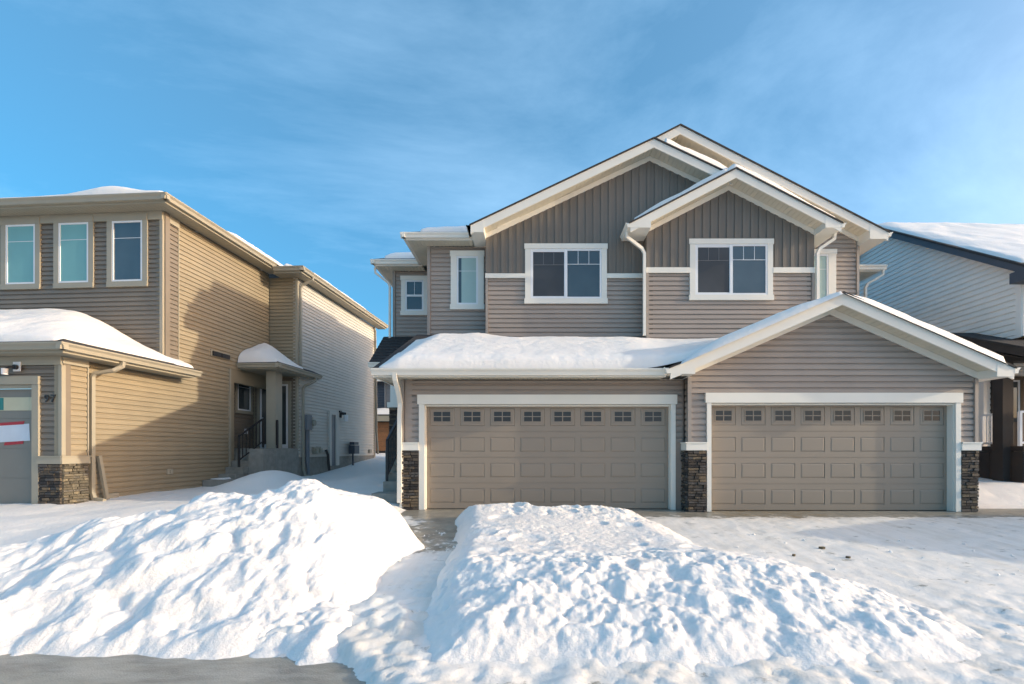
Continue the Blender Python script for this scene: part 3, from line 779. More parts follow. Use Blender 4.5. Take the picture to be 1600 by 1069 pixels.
# shed roof over it
sl1 = 0.425; shed = lambda y: 2.775 + sl1*(y-9.05)
slab(DX, [(-3.06, 9.0, shed(9.0)), (2.62, 9.0, shed(9.0)), (5.55, 12.02, shed(12.02)), (-3.06, 12.56, shed(12.56))], 0.05, 'shingle')
mb = MB(); mb.box(-3.03, 2.56, 9.07, 9.10, 2.60, 2.745); part('fascia', mb, 'trim', DX)
gutter(DX, (-3.06, 9.068, 2.755), (2.57, 9.068, 2.755), (0, -1, 0), 'trim', 0.125)
soffit(DX, (-3.02, 9.105, 2.63), (3.0, 9.105, 2.63), (0, 0.43, 0), 'soffit', 0.085)
soffit(DX, (-3.02, 9.54, 2.63), (-3.02, 12.5, 2.63), (0.4, 0, 0), 'soffit', 0.1)
mb = MB(); mb.prism([(-3.055, 9.06, 2.60), (-3.055, 9.06, shed(9.06)-0.055), (-3.055, 12.5, shed(12.5)-0.055), (-3.055, 12.5, 2.62)], (0.03, 0, 0)); part('rake_board', mb, 'trim', DX)
downspout(DX, [(-2.62, 9.0, 2.68), (-2.62, 9.03, 2.55), (-2.615, 9.2, 2.38), (-2.64, 9.46, 2.15), (-2.66, 9.49, 1.9), (-2.665, 9.49, 0.15)], 'trim', (1, 0, 0), 0.042, 0.032)
# --- right garage
G2 = front(9.25); ap2 = (5.80, 4.17); le2 = (2.58, 2.775); re2 = (9.0, 2.775)
s2 = (ap2[1]-le2[1])/(ap2[0]-le2[0]); gz = lambda x: ap2[1] - s2*abs(x-ap2[0])
wall(DX, G2, [(3.06, 0), (3.42, 0), (3.42, 2.62), (3.06, 2.62)], 'taupe'); wall(DX, G2, [(8.25, 0), (8.66, 0), (8.66, 2.62), (8.25, 2.62)], 'taupe'); wall(DX, G2, [(3.06, 2.15), (8.64, 2.15), (8.64, gz(8.64)-0.24), (5.8, gz(5.8)-0.24), (3.06, gz(3.06)-0.24)], 'taupe')
siding(DX, G2, [(3.105, 1.36), (3.395, 1.36), (3.395, 2.318), (3.105, 2.318)], pitch, 'taupe', 1.36)
siding(DX, G2, [(8.355, 1.36), (8.62, 1.36), (8.62, 2.318), (8.355, 2.318)], pitch, 'taupe', 1.36)
siding(DX, G2, [(3.105, 2.322), (8.62, 2.322), (8.62, gz(8.62)-0.22), (5.8, gz(5.8)-0.22), (3.105, gz(3.105)-0.22)], pitch, 'taupe', 1.36)
dtrim(DX, G2, 3.40, 8.345, 3.485, 8.245, zt1, 2.105, 0.15, 'trim')
garage_door(DX, front(9.41), 3.50, 8.23, 0.012, 2.10, 'door', label='right garage door, catching more sun than the left one')
GR = Fr((3.06, 0, 0), (0, 1, 0), (-1, 0, 0))
wall(DX, GR, [(9.27, 0), (9.55, 0), (9.55, 2.62), (9.27, 2.62)], 'taupe')
siding(DX, GR, [(9.29, 1.36), (9.53, 1.36), (9.53, 2.63), (9.29, 2.63)], pitch, 'taupe', 1.36)
mb = MB(); mb.box(3.03, 3.10, 9.225, 9.29, 1.36, 2.63); part('corner_post', mb, 'corner', DX)
mb = MB(); mb.box(8.625, 8.69, 9.225, 9.29, 1.36, 2.6); part('corner_post', mb, 'corner', DX)
mb = MB(); G2.box(mb, 2.99, 3.398, 1.2, 1.355, -0.3, 0.05); G2.box(mb, 2.975, 3.398, 1.335, 1.36, -0.3, 0.065); part('stone_cap', mb, 'trim', DX)
mb = MB(); G2.box(mb, 8.347, 8.72, 1.2, 1.355, -0.05, 0.055); G2.box(mb, 8.347, 8.735, 1.335, 1.36, -0.05, 0.07); part('stone_cap', mb, 'trim', DX)
stones(DX, G2, 3.03, 3.396, 0.0, 1.198, 'stone', 3)
stones(DX, Fr((3.03, 0, 0), (0, -1, 0), (-1, 0, 0)), -9.54, -9.25, 0.0, 1.198, 'stone', 4)
stones(DX, G2, 8.35, 8.69, 0.0, 1.198, 'stone', 6)
wall(DX, Fr((8.66, 0, 0), (0, 1, 0), (1, 0, 0)), [(9.28, 0), (22.3, 0), (22.3, 2.7), (9.28, 2.7)], 'taupe')
gable(DX, ap2, le2, re2, 8.85, 9.25, 13.0, 3.04, 8.68, 2.63, 2.58)
# --- left upper storey (front gable)
apF = (3.0, 8.93); leF = (-1.53, 6.79); sF = (apF[1]-leF[1])/(apF[0]-leF[0]); fz = lambda x: apF[1]-sF*abs(x-apF[0])
U1 = front(12.15)
wall(DX, U1, [(-1.2, 3.9), (4.9, 3.9), (4.9, fz(4.9)-0.3), (3.0, fz(3)-0.3), (-1.2, fz(-1.2)-0.3)], 'batten')
siding(DX, U1, [(-1.13, 4.0), (2.84, 4.0), (2.84, 5.605), (-1.13, 5.605)], pitch, 'taupe', 4.0)
mb = MB(); mb.box(-1.2, -1.135, 12.122, 12.2, 4.0, 5.605); part('corner_post', mb, 'corner', DX)
for xa, xb in ((-1.21, PX(820.5, 12.15)-0.002), (PX(948, 12.15)+0.002, 2.84)):
    mb = MB(); mb.box(xa, xb, 12.115, 12.16, 5.61, 5.725); part('band_board', mb, 'trim', DX)
battens(DX, U1, -1.2, 4.9, 5.728, lambda x: fz(x)-0.22, 'batten', 3.0, hole=(PX(821, 12.15), PX(947.5, 12.15), PZ(382, 12.15)))
window(DX, U1, PX(820.5, 12.15), PX(948, 12.15), PZ(475, 12.15), PZ(381.5, 12.15), lights=2, grille=(0.29, 3), tw=0.135, darker='screen')
gable(DX, apF, leF, (4.95, fz(4.95)), 11.7, 12.15, 12.9, -1.2, None, 6.585, None, gut=(True, False))
gutter(DX, (-1.53, 11.69, 6.77), (-1.53, 12.1, 6.77), (-1, 0, 0), 'trim')
# --- right upper bay
apB = (4.90, 8.01); leB = (2.36, 6.70); reB = (7.44, 6.70); sB = (apB[1]-leB[1])/(apB[0]-leB[0]); bz = lambda x: apB[1]-sB*abs(x-apB[0])
U2 = front(11.85)
wall(DX, U2, [(2.85, 3.85), (7.03, 3.85), (7.03, bz(7.03)-0.3), (4.9, bz(4.9)-0.3), (2.85, bz(2.85)-0.3)], 'batten')
siding(DX, U2, [(2.915, 3.9), (6.98, 3.9), (6.98, 5.625), (2.915, 5.625)], pitch, 'taupe', 3.9)
mb = MB(); mb.box(2.845, 2.91, 11.82, 11.9, 3.9, 5.625); part('corner_post', mb, 'corner', DX)
mb = MB(); mb.box(6.985, 7.05, 11.82, 11.9, 3.9, 5.625); part('corner_post', mb, 'corner', DX)
for xa, xb in ((2.84, PX(1077.5, 11.85)-0.002), (PX(1207, 11.85)+0.002, 7.055)):
    mb = MB(); mb.box(xa, xb, 11.815, 11.86, 5.63, 5.765); part('band_board', mb, 'trim', DX)
battens(DX, U2, 2.85, 7.05, 5.768, lambda x: bz(x)-0.22, 'batten', 4.9, hole=(PX(1078, 11.85), PX(1206.5, 11.85), PZ(374.5, 11.85)))
wall(DX, Fr((2.85, 0, 0), (0, 1, 0), (-1, 0, 0)), [(11.87, 3.9), (12.3, 3.9), (12.3, 6.6), (11.87, 6.6)], 'batten')
wall(DX, Fr((7.05, 0, 0), (0, 1, 0), (1, 0, 0)), [(11.87, 3.9), (12.55, 3.9), (12.55, 6.6), (11.87, 6.6)], 'batten')
window(DX, U2, PX(1077.5, 11.85), PX(1207, 11.85), PZ(469.5, 11.85), PZ(374, 11.85), lights=2, grille=(0.29, 3), tw=0.135, darker='screen')
gable(DX, apB, leB, reB, 11.4, 11.85, 13.3, 2.85, 7.05, 6.56, 6.56)
downspout(DX, [(2.31, 11.62, 6.60), (2.31, 11.64, 6.45), (2.72, 11.78, 6.22), (2.785, 11.79, 6.1), (2.785, 11.79, 4.05)], 'trim', (0, 1, 0), 0.035, 0.035)
downspout(DX, [(7.50, 11.75, 6.60), (7.50, 11.77, 6.45), (7.16, 11.80, 6.22), (7.10, 11.80, 6.1), (7.10, 11.80, 4.1)], 'trim', (0, 1, 0), 0.035, 0.035)
# --- rear main gable and the stepped walls either side
apR = (3.78, 9.53); reR = (9.09, 6.80); sR = (apR[1]-reR[1])/(reR[0]-apR[0]); leR = (-1.5, 6.77)
rz = lambda x: apR[1]-sR*abs(x-apR[0])
U0 = front(12.55)
wall(DX, U0, [(3.0, 3.9), (8.6, 3.9), (8.6, rz(8.6)-0.3), (3.78, rz(3.78)-0.3), (3.0, rz(3.0)-0.3)], 'taupe')
siding(DX, U0, [(7.0, 3.95), (8.575, 3.95), (8.575, rz(8.575)-0.22), (7.0, rz(7.0)-0.22)], pitch, 'taupe', 3.95)
mb = MB(); mb.box(8.58, 8.645, 12.522, 12.6, 3.9, 6.62); part('corner_post', mb, 'corner', DX)
window(DX, U0, PX(1233, 12.55), PX(1305.5, 12.55), PZ(484, 12.55), PZ(390, 12.55), grille=(0.28, 1), tw=0.2, blind=('blind', 0.0))
gable(DX, apR, (-0.9, rz(-0.9)), reR, 12.1, 12.55, 17.4, None, 8.62, 6.6, 6.6)
mb = MB(); mb.box(8.64, 9.09, 17.4, 22.7, 6.6, 6.76); part('eave_return', mb, 'trim', DX)
slab(DX, [(9.06, 17.4, rz(9.06)), (9.06, 22.7, rz(9.06)), (3.78, 17.4, apR[1])], 0.035, 'shingle'); slab(DX, [(9.06, 22.7, rz(9.06)), (-1.5, 22.7, rz(9.06)), (3.78, 17.4, apR[1])], 0.035, 'shingle'); slab(DX, [(-1.5, 17.4, rz(9.06)), (-1.5, 22.7, rz(9.06)), (3.78, 17.4, apR[1])], 0.035, 'shingle')
wall(DX, Fr((8.63, 0, 0), (0, 1, 0), (1, 0, 0)), [(12.58, 2.5), (22.3, 2.5), (22.3, 6.65), (12.58, 6.65)], 'taupe')
# left step, with the narrow window
wall(DX, U0, [(-2.78, 3.9), (-1.19, 3.9), (-1.19, 6.6), (-2.78, 6.6)], 'taupe')
siding(DX, U0, [(-2.70, 4.05), (-1.21, 4.05), (-1.21, 6.598), (-2.70, 6.598)], pitch, 'taupe', 4.05)
mb = MB(); mb.box(-2.785, -2.705, 12.522, 12.6, 4.05, 6.598); part('corner_post', mb, 'corner', DX)
window(DX, U0, PX(704.5, 12.55), PX(756, 12.55), PZ(484, 12.55), PZ(392.5, 12.55), grille=(0.29, 1), tw=0.155, th=0.14, blind=('blind', 0.17))
mb = MB(); mb.box(-3.25, -1.54, 12.17, 12.2, 6.6, 6.74); mb.box(-3.25, -3.22, 12.2, 14.0, 6.6, 6.74); part('fascia', mb, 'trim', DX)
soffit(DX, (-3.22, 12.2, 6.6), (-1.56, 12.2, 6.6), (0, 0.35, 0), 'soffit', 0.1)
soffit(DX, (-3.22, 12.56, 6.6), (-3.22, 14.25, 6.6), (0.44, 0, 0), 'soffit', 0.1)
gutter(DX, (-3.37, 12.168, 6.755), (-1.62, 12.168, 6.755), (0, -1, 0), 'trim', 0.12)
gutter(DX, (-3.252, 12.05, 6.755), (-3.252, 13.9, 6.755), (-1, 0, 0), 'trim', 0.12)
slab(DX, [(-3.3, 12.12, 6.78), (-1.2, 12.12, 6.78), (-1.2, 13.6, 7.55), (-1.82, 13.6, 7.55)], 0.03, 'shingle'); slab(DX, [(-3.3, 12.12, 6.78), (-1.82, 13.6, 7.55), (-1.82, 19, 7.55), (-3.3, 19, 6.78)], 0.03, 'shingle')
wall(DX, Fr((-2.78, 0, 0), (0, 1, 0), (-1, 0, 0)), [(12.57, 3.5), (14.3, 3.5), (14.3, 6.6), (12.57, 6.6)], 'taupe')
# far left step, with the small window
W0 = front(14.28)
wall(DX, W0, [(-4.2, 0.3), (-2.6, 0.3), (-2.6, 6.6), (-4.2, 6.6)], 'taupe')
siding(DX, W0, [(-4.13, 4.3), (-2.8, 4.3), (-2.8, 6.598), (-4.13, 6.598)], pitch, 'taupe', 4.3)
siding(DX, W0, [(-4.13, 1.1), (-2.8, 1.1), (-2.8, 3.5), (-4.13, 3.5)], pitch, 'taupe', 1.1)
mb = MB(); mb.box(-4.21, -4.135, 14.25, 14.33, 1.0, 6.598); part('corner_post', mb, 'corner', DX)
window(DX, W0, PX(627, 14.28), PX(668.5, 14.28), PZ(493, 14.28), PZ(431.5, 14.28), tw=0.125, th=0.13, ts=0.13, hung=True, grille=(1.0, 2))
wall(DX, Fr((-4.2, 0, 0), (0, 1, 0), (-1, 0, 0)), [(14.3, 0.3), (22.3, 0.3), (22.3, 6.6), (14.3, 6.6)], 'taupe')
wall(DX, Fr((0, 22.3, 0), (-1, 0, 0), (0, 1, 0)), [(4.2, 0.3), (-9.8, 0.3), (-9.8, 6.6), (4.2, 6.6)], 'taupe')
mb = MB(); mb.box(-4.6, -2.8, 13.88, 13.91, 6.6, 6.74); mb.box(-4.6, -4.57, 13.91, 22.3, 6.6, 6.74); part('fascia', mb, 'trim', DX)
soffit(DX, (-4.57, 13.91, 6.6), (-2.8, 13.91, 6.6), (0, 0.37, 0), 'soffit', 0.1)
soffit(DX, (-4.57, 14.3, 6.6), (-4.57, 22.3, 6.6), (0.37, 0, 0), 'soffit', 0.15)
gutter(DX, (-4.72, 13.878, 6.755), (-2.8, 13.878, 6.755), (0, -1, 0), 'trim', 0.12)
gutter(DX, (-4.602, 13.76, 6.755), (-4.602, 22.3, 6.755), (-1, 0, 0), 'trim', 0.12)
slab(DX, [(-4.65, 13.82, 6.78), (-1.8, 13.82, 6.78), (-1.8, 15.6, 7.7), (-2.87, 15.6, 7.7)], 0.03, 'shingle'); slab(DX, [(-4.65, 13.82, 6.78), (-2.87, 15.6, 7.7), (-2.87, 22.3, 7.7), (-4.65, 22.3, 6.78)], 0.03, 'shingle')
downspout(DX, [(-4.66, 14.02, 6.6), (-4.66, 14.04, 6.46), (-4.33, 14.2, 6.22), (-4.28, 14.22, 6.1), (-4.28, 14.22, 4.4)], 'trim', (0, 1, 0), 0.038, 0.03)
# far right step: only its eave shows past the corner
wall(DX, front(14.28), [(8.5, 0.3), (9.75, 0.3), (9.75, 6.6), (8.5, 6.6)], 'taupe')
wall(DX, Fr((9.75, 0, 0), (0, 1, 0), (1, 0, 0)), [(14.3, 0.3), (22.3, 0.3), (22.3, 6.6), (14.3, 6.6)], 'taupe')
mb = MB(); mb.box(8.66, 10.2, 13.88, 13.91, 6.44, 6.58); mb.box(10.17, 10.2, 13.91, 22.3, 6.44, 6.58); part('fascia', mb, 'trim', DX)
soffit(DX, (8.66, 13.91, 6.44), (10.17, 13.91, 6.44), (0, 0.37, 0), 'soffit', 0.1)
soffit(DX, (9.77, 14.3, 6.44), (9.77, 22.3, 6.44), (0.4, 0, 0), 'soffit', 0.15)
gutter(DX, (8.66, 13.878, 6.59), (10.32, 13.878, 6.59), (0, -1, 0), 'trim', 0.12)
slab(DX, [(8.66, 13.82, 6.61), (10.25, 13.82, 6.61), (9.0, 15.07, 7.1), (8.66, 15.07, 7.1)], 0.03, 'shingle'); slab(DX, [(10.25, 13.82, 6.61), (10.25, 22.3, 6.61), (9.0, 22.3, 7.1), (9.0, 15.07, 7.1)], 0.03, 'shingle')
downspout(DX, [(10.22, 13.8, 6.45), (10.22, 13.82, 6.32), (9.9, 13.98, 6.12), (9.84, 14.0, 6.0), (9.84, 14.0, 3.0)], 'trim', (0, 1, 0), 0.038, 0.03)
# --- side entry: pent roof, column, stairs
mb = MB(); k = 9; r0 = (13.0, 3.62); r1 = (14.28, 4.62)
for i in range(k):
    t0, t1 = i/k, (i+1)/k; y0, z0 = r0[0]+(r1[0]-r0[0])*t0, r0[1]+(r1[1]-r0[1])*t0; y1, z1 = r0[0]+(r1[0]-r0[0])*t1, r0[1]+(r1[1]-r0[1])*t1
    mb.hexa([(-4.48, y0, z0), (-2.6, y0, z0), (-2.6, y1, z1-0.02), (-4.48, y1, z1-0.02), (-4.48, y0, z0+0.028), (-2.6, y0, z0+0.028), (-2.6, y1, z1+0.004), (-4.48, y1, z1+0.004)])
part('porch_shingles', mb, 'shingle', DX, stuff=True)
mb = MB(); mb.box(-4.46, -2.6, 13.02, 13.05, 3.38, 3.60); part('fascia', mb, 'trim', DX)
soffit(DX, (-4.44, 13.05, 3.38), (-2.6, 13.05, 3.38), (0, 1.2, 0), 'soffit', 0.1)
mb = MB(); mb.prism([(-4.455, 13.05, 3.38), (-4.455, 13.05, 3.58), (-4.455, 14.25, 4.52), (-4.455, 14.25, 3.38)], (0.03, 0, 0)); part('rake_board', mb, 'trim', DX)
gutter(DX, (-4.5, 13.018, 3.6), (-2.6, 13.018, 3.6), (0, -1, 0), 'trim', 0.12)
mb = MB(); mb.box(-3.86, -3.62, 12.85, 13.09, 2.50, 3.378); mb.box(-3.93, -3.57, 12.8, 13.14, 2.36, 2.498); pc = part('porch_column', mb, 'trim', DX)
stones(DX, front(12.83), -3.88, -3.57, 0.6, 2.358, 'stone', 9)
mb = MB(); mb.box(-3.87, -3.58, 12.84, 13.1, 0.6, 2.357); part('column_base', mb, 'stone2', DX)
mb = MB(); mb.box(-3.35, -2.69, 9.85, 10.32, 0.0, 0.30); part('step', mb, 'concrete', DX)
for i in range(5):
    mb = MB(); mb.box(-3.25+0.0*i, -2.69, 10.3+0.26*i, 10.62+0.26*i, 0.1, 0.52+0.175*i); part('step', mb, 'concrete', DX)
mb = MB(); mb.box(-3.25, -2.69, 11.62, 13.2, 0.2, 1.22); mb.box(-4.1, -2.69, 13.2, 14.2, 0.2, 1.22); part('landing', mb, 'concrete', DX)
mb = MB()
A, B = Vector((-3.20, 10.42, 1.42)), Vector((-3.20, 11.62, 2.16))
mb.sweep([A, B], 0.024, 0.02, (1, 0, 0)); mb.sweep([A-Vector((0,0,.78)), B-Vector((0,0,.78))], 0.016, 0.016, (1, 0, 0))
for i in range(11):
    q = A.lerp(B, i/10); w = 0.022 if i in (0, 10) else 0.010
    mb.sweep([q-Vector((0,0,0.9 if i in (0, 10) else 0.78)), q], w, w, (1, 0, 0))
part('stair_railing', mb, 'black', DX)

# ------------------------------------------------------------------ the tan house on the left (its own frame: u to the right, v to the back)
TH = R(4); C0 = ((97-CX)/FPX*9.55, 9.55)
TN = empty('tan_house', 'two storey tan house on the left with snowy roofs and a small side porch', 'house', (C0[0], C0[1], 0), -TH, frame_origin=(0, 0, 0))
UU = (math.cos(TH), -math.sin(TH)); VV = (math.sin(TH), math.cos(TH))
def tw(u, v, z=0.0): return Vector((C0[0]+u*UU[0]+v*VV[0], C0[1]+u*UU[1]+v*VV[1], z))
def atU(px, py, u):
    k = (px-CX)/FPX; v = (k*(C0[1]+u*UU[1])-(C0[0]+u*UU[0]))/(VV[0]-k*VV[1]); return v, EYE+(CY-py)/FPX*(C0[1]+u*UU[1]+v*VV[1])
def atV(px, py, v):
    k = (px-CX)/FPX; u = (k*(C0[1]+v*VV[1])-(C0[0]+v*VV[0]))/(UU[0]-k*UU[1]); return u, EYE+(CY-py)/FPX*(C0[1]+u*UU[1]+v*VV[1])
fu = lambda v: Fr((0, v, 0), (1, 0, 0), (0, -1, 0))
fv = lambda u: Fr((u, 0, 0), (0, 1, 0), (1, 0, 0))
tp = 0.119
# garage front and pier
F0 = fu(0.0)
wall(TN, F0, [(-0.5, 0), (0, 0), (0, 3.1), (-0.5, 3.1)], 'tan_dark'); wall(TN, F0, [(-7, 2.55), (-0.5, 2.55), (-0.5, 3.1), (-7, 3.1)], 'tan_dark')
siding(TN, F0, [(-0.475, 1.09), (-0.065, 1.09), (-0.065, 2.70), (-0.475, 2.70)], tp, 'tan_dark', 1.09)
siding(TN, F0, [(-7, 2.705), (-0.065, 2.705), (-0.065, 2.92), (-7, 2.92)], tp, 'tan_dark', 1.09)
mb = MB(); F0.box(mb, -7, -0.0, 2.925, 3.10, -0.02, 0.028); part('frieze_board', mb, 'tan_trim', TN)
mb = MB(); F0.box(mb, -0.06, 0.012, 1.09, 2.92, -0.06, 0.02); part('corner_post', mb, 'tan_trim', TN)
mb = MB(); F0.box(mb, -0.625, -0.482, 0.0, 2.53, -0.05, 0.035); part('door_casing', mb, 'tan_trim', TN)
mb = MB(); F0.box(mb, -7, -0.482, 2.535, 2.70, -0.05, 0.04); part('door_head', mb, 'tan_trim', TN)
mb = MB(); F0.box(mb, -0.68, -0.63, 0.0, 2.46, -0.13, -0.01); F0.box(mb, -7, -0.63, 2.47, 2.53, -0.13, -0.01); part('door_jamb', mb, 'tan_trim', TN)
garage_door(TN, fu(0.12), -5.65, -0.69, 0.02, 2.46, 'tan_door', windows=False, flat=True)
mb = MB(); fu(0.12).box(mb, -1.75, -0.735, 2.02, 2.29, -0.01, 0.012); bp_ = thing('cardboard_sheet', MB(), 'note', 'x', 'x') if False else part('cardboard_panel', mb, 'note', TN)
mb = MB(); fu(0.12).box(mb, -1.9, -1.42, 2.03, 2.28, 0.0125, 0.016); part('tape_patch', mb, 'teal', bp_)
mb = MB(); F0.box(mb, -0.52, 0.025, 0.925, 1.065, -0.05, 0.045); F0.box(mb, -0.53, 0.035, 1.065, 1.088, -0.05, 0.06); mb.box(0.0, 0.045, -0.04, 0.53, 0.925, 1.065); mb.box(0.0, 0.06, -0.05, 0.54, 1.065, 1.088); part('stone_cap', mb, 'tan_trim', TN)
stones(TN, F0, -0.478, 0.0, 0.0, 0.92, 'stone', 12)
stones(TN, fv(0.004), 0.0, 0.51, 0.0, 0.92, 'tanstone', 13)
S0 = fv(0.0)
wall(TN, S0, [(0, 0), (0.52, 0), (0.52, 3.1), (0, 3.1)], 'tan')
siding(TN, S0, [(0.06, 1.09), (0.50, 1.09), (0.50, 2.95), (0.06, 2.95)], tp, 'tan', 1.09)
mb = MB(); S0.box(mb, 0.0, 0.52, 2.955, 3.1, -0.02, 0.025); part('frieze_board', mb, 'tan_trim', TN)
mb = MB(); S0.box(mb, 0.505, 0.53, 1.09, 2.95, -0.1, 0.012); part('corner_post', mb, 'tan_trim', TN)
# long side wall
SA = fv(-0.10)
wall(TN, SA, [(0.5, 0.0), (4.94, 0.0), (4.94, 3.3), (0.5, 3.3)], 'tan'); wall(TN, SA, [(2.5, 3.3), (6.86, 3.3), (6.86, 7.28), (2.5, 7.28)], 'tan')
siding(TN, SA, [(0.54, 0.13), (4.88, 0.13), (4.88, 3.10), (0.54, 3.10)], tp, 'tan', 0.13)
siding(TN, SA, [(2.99, 3.105), (4.88, 3.105), (4.88, 3.69), (2.99, 3.69)], tp, 'tan', 0.13)
siding(TN, SA, [(2.99, 3.70), (6.84, 3.70), (6.84, 7.27), (2.99, 7.27)], tp, 'tan', 0.13)
mb = MB(); SA.box(mb, 4.885, 4.955, 0.13, 3.69, -0.12, 0.02); part('corner_post', mb, 'tan_trim', TN)
mb = MB(); SA.box(mb, 0.53, 4.95, -0.1, 0.125, -0.2, -0.01); part('foundation', mb, 'concrete', TN)
# upper front box
FU = fu(2.48)
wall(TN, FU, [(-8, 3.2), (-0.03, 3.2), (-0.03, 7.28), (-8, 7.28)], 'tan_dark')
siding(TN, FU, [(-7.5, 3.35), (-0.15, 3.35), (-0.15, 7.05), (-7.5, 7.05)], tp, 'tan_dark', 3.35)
mb = MB(); FU.box(mb, -7.5, -0.075, 7.06, 7.27, -0.02, 0.028); part('frieze_board', mb, 'tan_trim', TN)
mb = MB(); mb.box(-0.145, -0.065, 2.455, 2.54, 3.3, 7.055); part('corner_post', mb, 'tan_trim', TN)
ST = fv(-0.08)
siding(TN, ST, [(2.545, 3.35), (2.96, 3.35), (2.96, 7.06), (2.545, 7.06)], tp, 'tan_dark', 3.35)
mb = MB(); ST.box(mb, 2.50, 2.99, 7.065, 7.27, -0.03, 0.02); part('frieze_board', mb, 'tan_trim', TN)
mb = MB(); ST.box(mb, 2.962, 2.988, 3.35, 7.06, -0.03, 0.012); part('corner_post', mb, 'tan_trim', TN)
for k, (u0, bl) in enumerate(((-1.575, None), (-3.045, ('blind_teal', 0.0)), (-4.525, ('blind_teal', 0.0)))):
    window(TN, FU, u0, u0+1.10, 5.37, 7.22, tr='tan_trim', tw=0.135, th=0.165, ts=0.135, lip=0.0, grille=(0.27, 1), blind=bl)
# upper eaves: front run, side run, then the stepped-out rear run
ZE = 7.275
mb = MB(); mb.box(-8, 0.33, 2.1, 2.13, ZE, ZE+0.17); mb.box(0.30, 0.33, 2.13, 6.55, ZE, ZE+0.17); part('fascia', mb, 'tan_trim', TN)
soffit(TN, (-8, 2.13, ZE), (0.3, 2.13, ZE), (0, 0.37, 0), 'tan_trim', 0.12)
soffit(TN, (-0.09, 2.48, ZE), (-0.09, 6.84, ZE), (0.39, 0, 0), 'tan_trim', 0.12)
gutter(TN, (-8, 2.098, ZE+0.19), (0.46, 2.098, ZE+0.19), (0, -1, 0), 'tan_trim', 0.14)
gutter(TN, (0.332, 1.97, ZE+0.19), (0.332, 6.42, ZE+0.19), (1, 0, 0), 'tan_trim', 0.14)
mb = MB(); mb.box(0.33, 1.30, 6.42, 6.45, ZE-0.13, ZE+0.04); mb.box(1.27, 1.30, 6.45, 13.9, ZE-0.13, ZE+0.04); part('fascia', mb, 'tan_trim', TN)
soffit(TN, (0.3, 6.45, ZE-0.13), (1.27, 6.45, ZE-0.13), (0, 0.42, 0), 'tan_trim', 0.12)
soffit(TN, (0.915, 6.87, ZE-0.13), (0.915, 13.9, ZE-0.13), (0.36, 0, 0), 'tan_trim', 0.12)
gutter(TN, (0.36, 6.418, ZE+0.06), (1.43, 6.418, ZE+0.06), (0, -1, 0), 'tan_trim', 0.13)
gutter(TN, (1.302, 6.3, ZE+0.06), (1.302, 13.95, ZE+0.06), (1, 0, 0), 'tan_trim', 0.13)
slab(TN, [(0.42, 2.0, ZE+0.21), (-3.1, 5.52, ZE+1.44), (-8, 5.52, ZE+1.44), (-8, 2.0, ZE+0.21)], 0.03, 'shingle'); slab(TN, [(0.42, 2.0, ZE+0.21), (0.42, 13, ZE+0.21), (-3.1, 13, ZE+1.44), (-3.1, 5.52, ZE+1.44)], 0.03, 'shingle')
slab(TN, [(1.40, 6.33, ZE+0.08), (1.40, 13.97, ZE+0.08), (-1.2, 11.3, ZE+1.0), (-1.2, 8.93, ZE+1.0)], 0.03, 'shingle'); slab(TN, [(1.40, 6.33, ZE+0.08), (-1.2, 8.93, ZE+1.0), (-1.2, 6.33, ZE+0.08)], 0.03, 'shingle')
# rear bump: return wall and pale side wall
RB = fu(6.86)
wall(TN, RB, [(-0.7, 0.9), (0.89, 0.9), (0.89, 7.16), (-0.7, 7.16)], 'tan')
siding(TN, RB, [(-0.08, 3.7), (0.83, 3.7), (0.83, 7.14), (-0.08, 7.14)], tp, 'tan', 0.13)
mb = MB(); mb.box(0.84, 0.925, 6.835, 6.92, 1.25, 7.14); part('corner_post', mb, 'tan_trim', TN)
SB = fv(0.91)
wall(TN, SB, [(6.88, 0.95), (13.44, 0.95), (13.44, 7.16), (6.88, 7.16)], 'pale')
siding(TN, SB, [(6.925, 0.96), (13.39, 0.96), (13.39, 7.14), (6.925, 7.14)], tp, 'pale', 0.96)
mb = MB(); mb.box(0.84, 0.93, 13.395, 13.47, 0.9, 7.14); part('corner_post', mb, 'tan_trim', TN)
mb = MB(); SB.box(mb, 6.87, 13.44, -0.2, 0.95, -0.2, -0.02); part('foundation', mb, 'concrete', TN)
wall(TN, fu(13.44), [(-8, 0.5), (0.9, 0.5), (0.9, 7.1), (-8, 7.1)], 'pale')
# garage roof
mb = MB(); mb.box(-7.5, 0.39, -0.33, -0.30, 3.1, 3.27); mb.box(0.36, 0.39, -0.30, 3.0, 3.1, 3.27); part('fascia', mb, 'tan_trim', TN)
soffit(TN, (-7, -0.30, 3.105), (0.36, -0.30, 3.105), (0, 0.30, 0), 'tan_trim', 0.12)
soffit(TN, (-0.08, 0.02, 3.105), (-0.08, 3.0, 3.105), (0.44, 0, 0), 'tan_trim', 0.12)
gutter(TN, (-7.5, -0.332, 3.285), (0.52, -0.332, 3.285), (0, -1, 0), 'tan_trim', 0.135)
gutter(TN, (0.392, -0.46, 3.285), (0.392, 3.06, 3.285), (1, 0, 0), 'tan_trim', 0.135)
groof = lambda u, v: 3.30 + 0.46*min(v+0.42, 0.48-u)
slab(TN, [(-7.5, -0.42, 3.30), (0.48, -0.42, 3.30), (-2.42, 2.48, groof(-2.42, 2.48)), (-7.5, 2.48, groof(-7.5, 2.48))], 0.03, 'shingle'); slab(TN, [(0.48, -0.42, 3.30), (0.48, 3.03, 3.30), (-0.08, 3.03, groof(-0.08, 3.03)), (-0.08, 2.45, groof(-0.08, 2.45)), (-2.42, 2.45, groof(-2.42, 2.45))], 0.03, 'shingle')
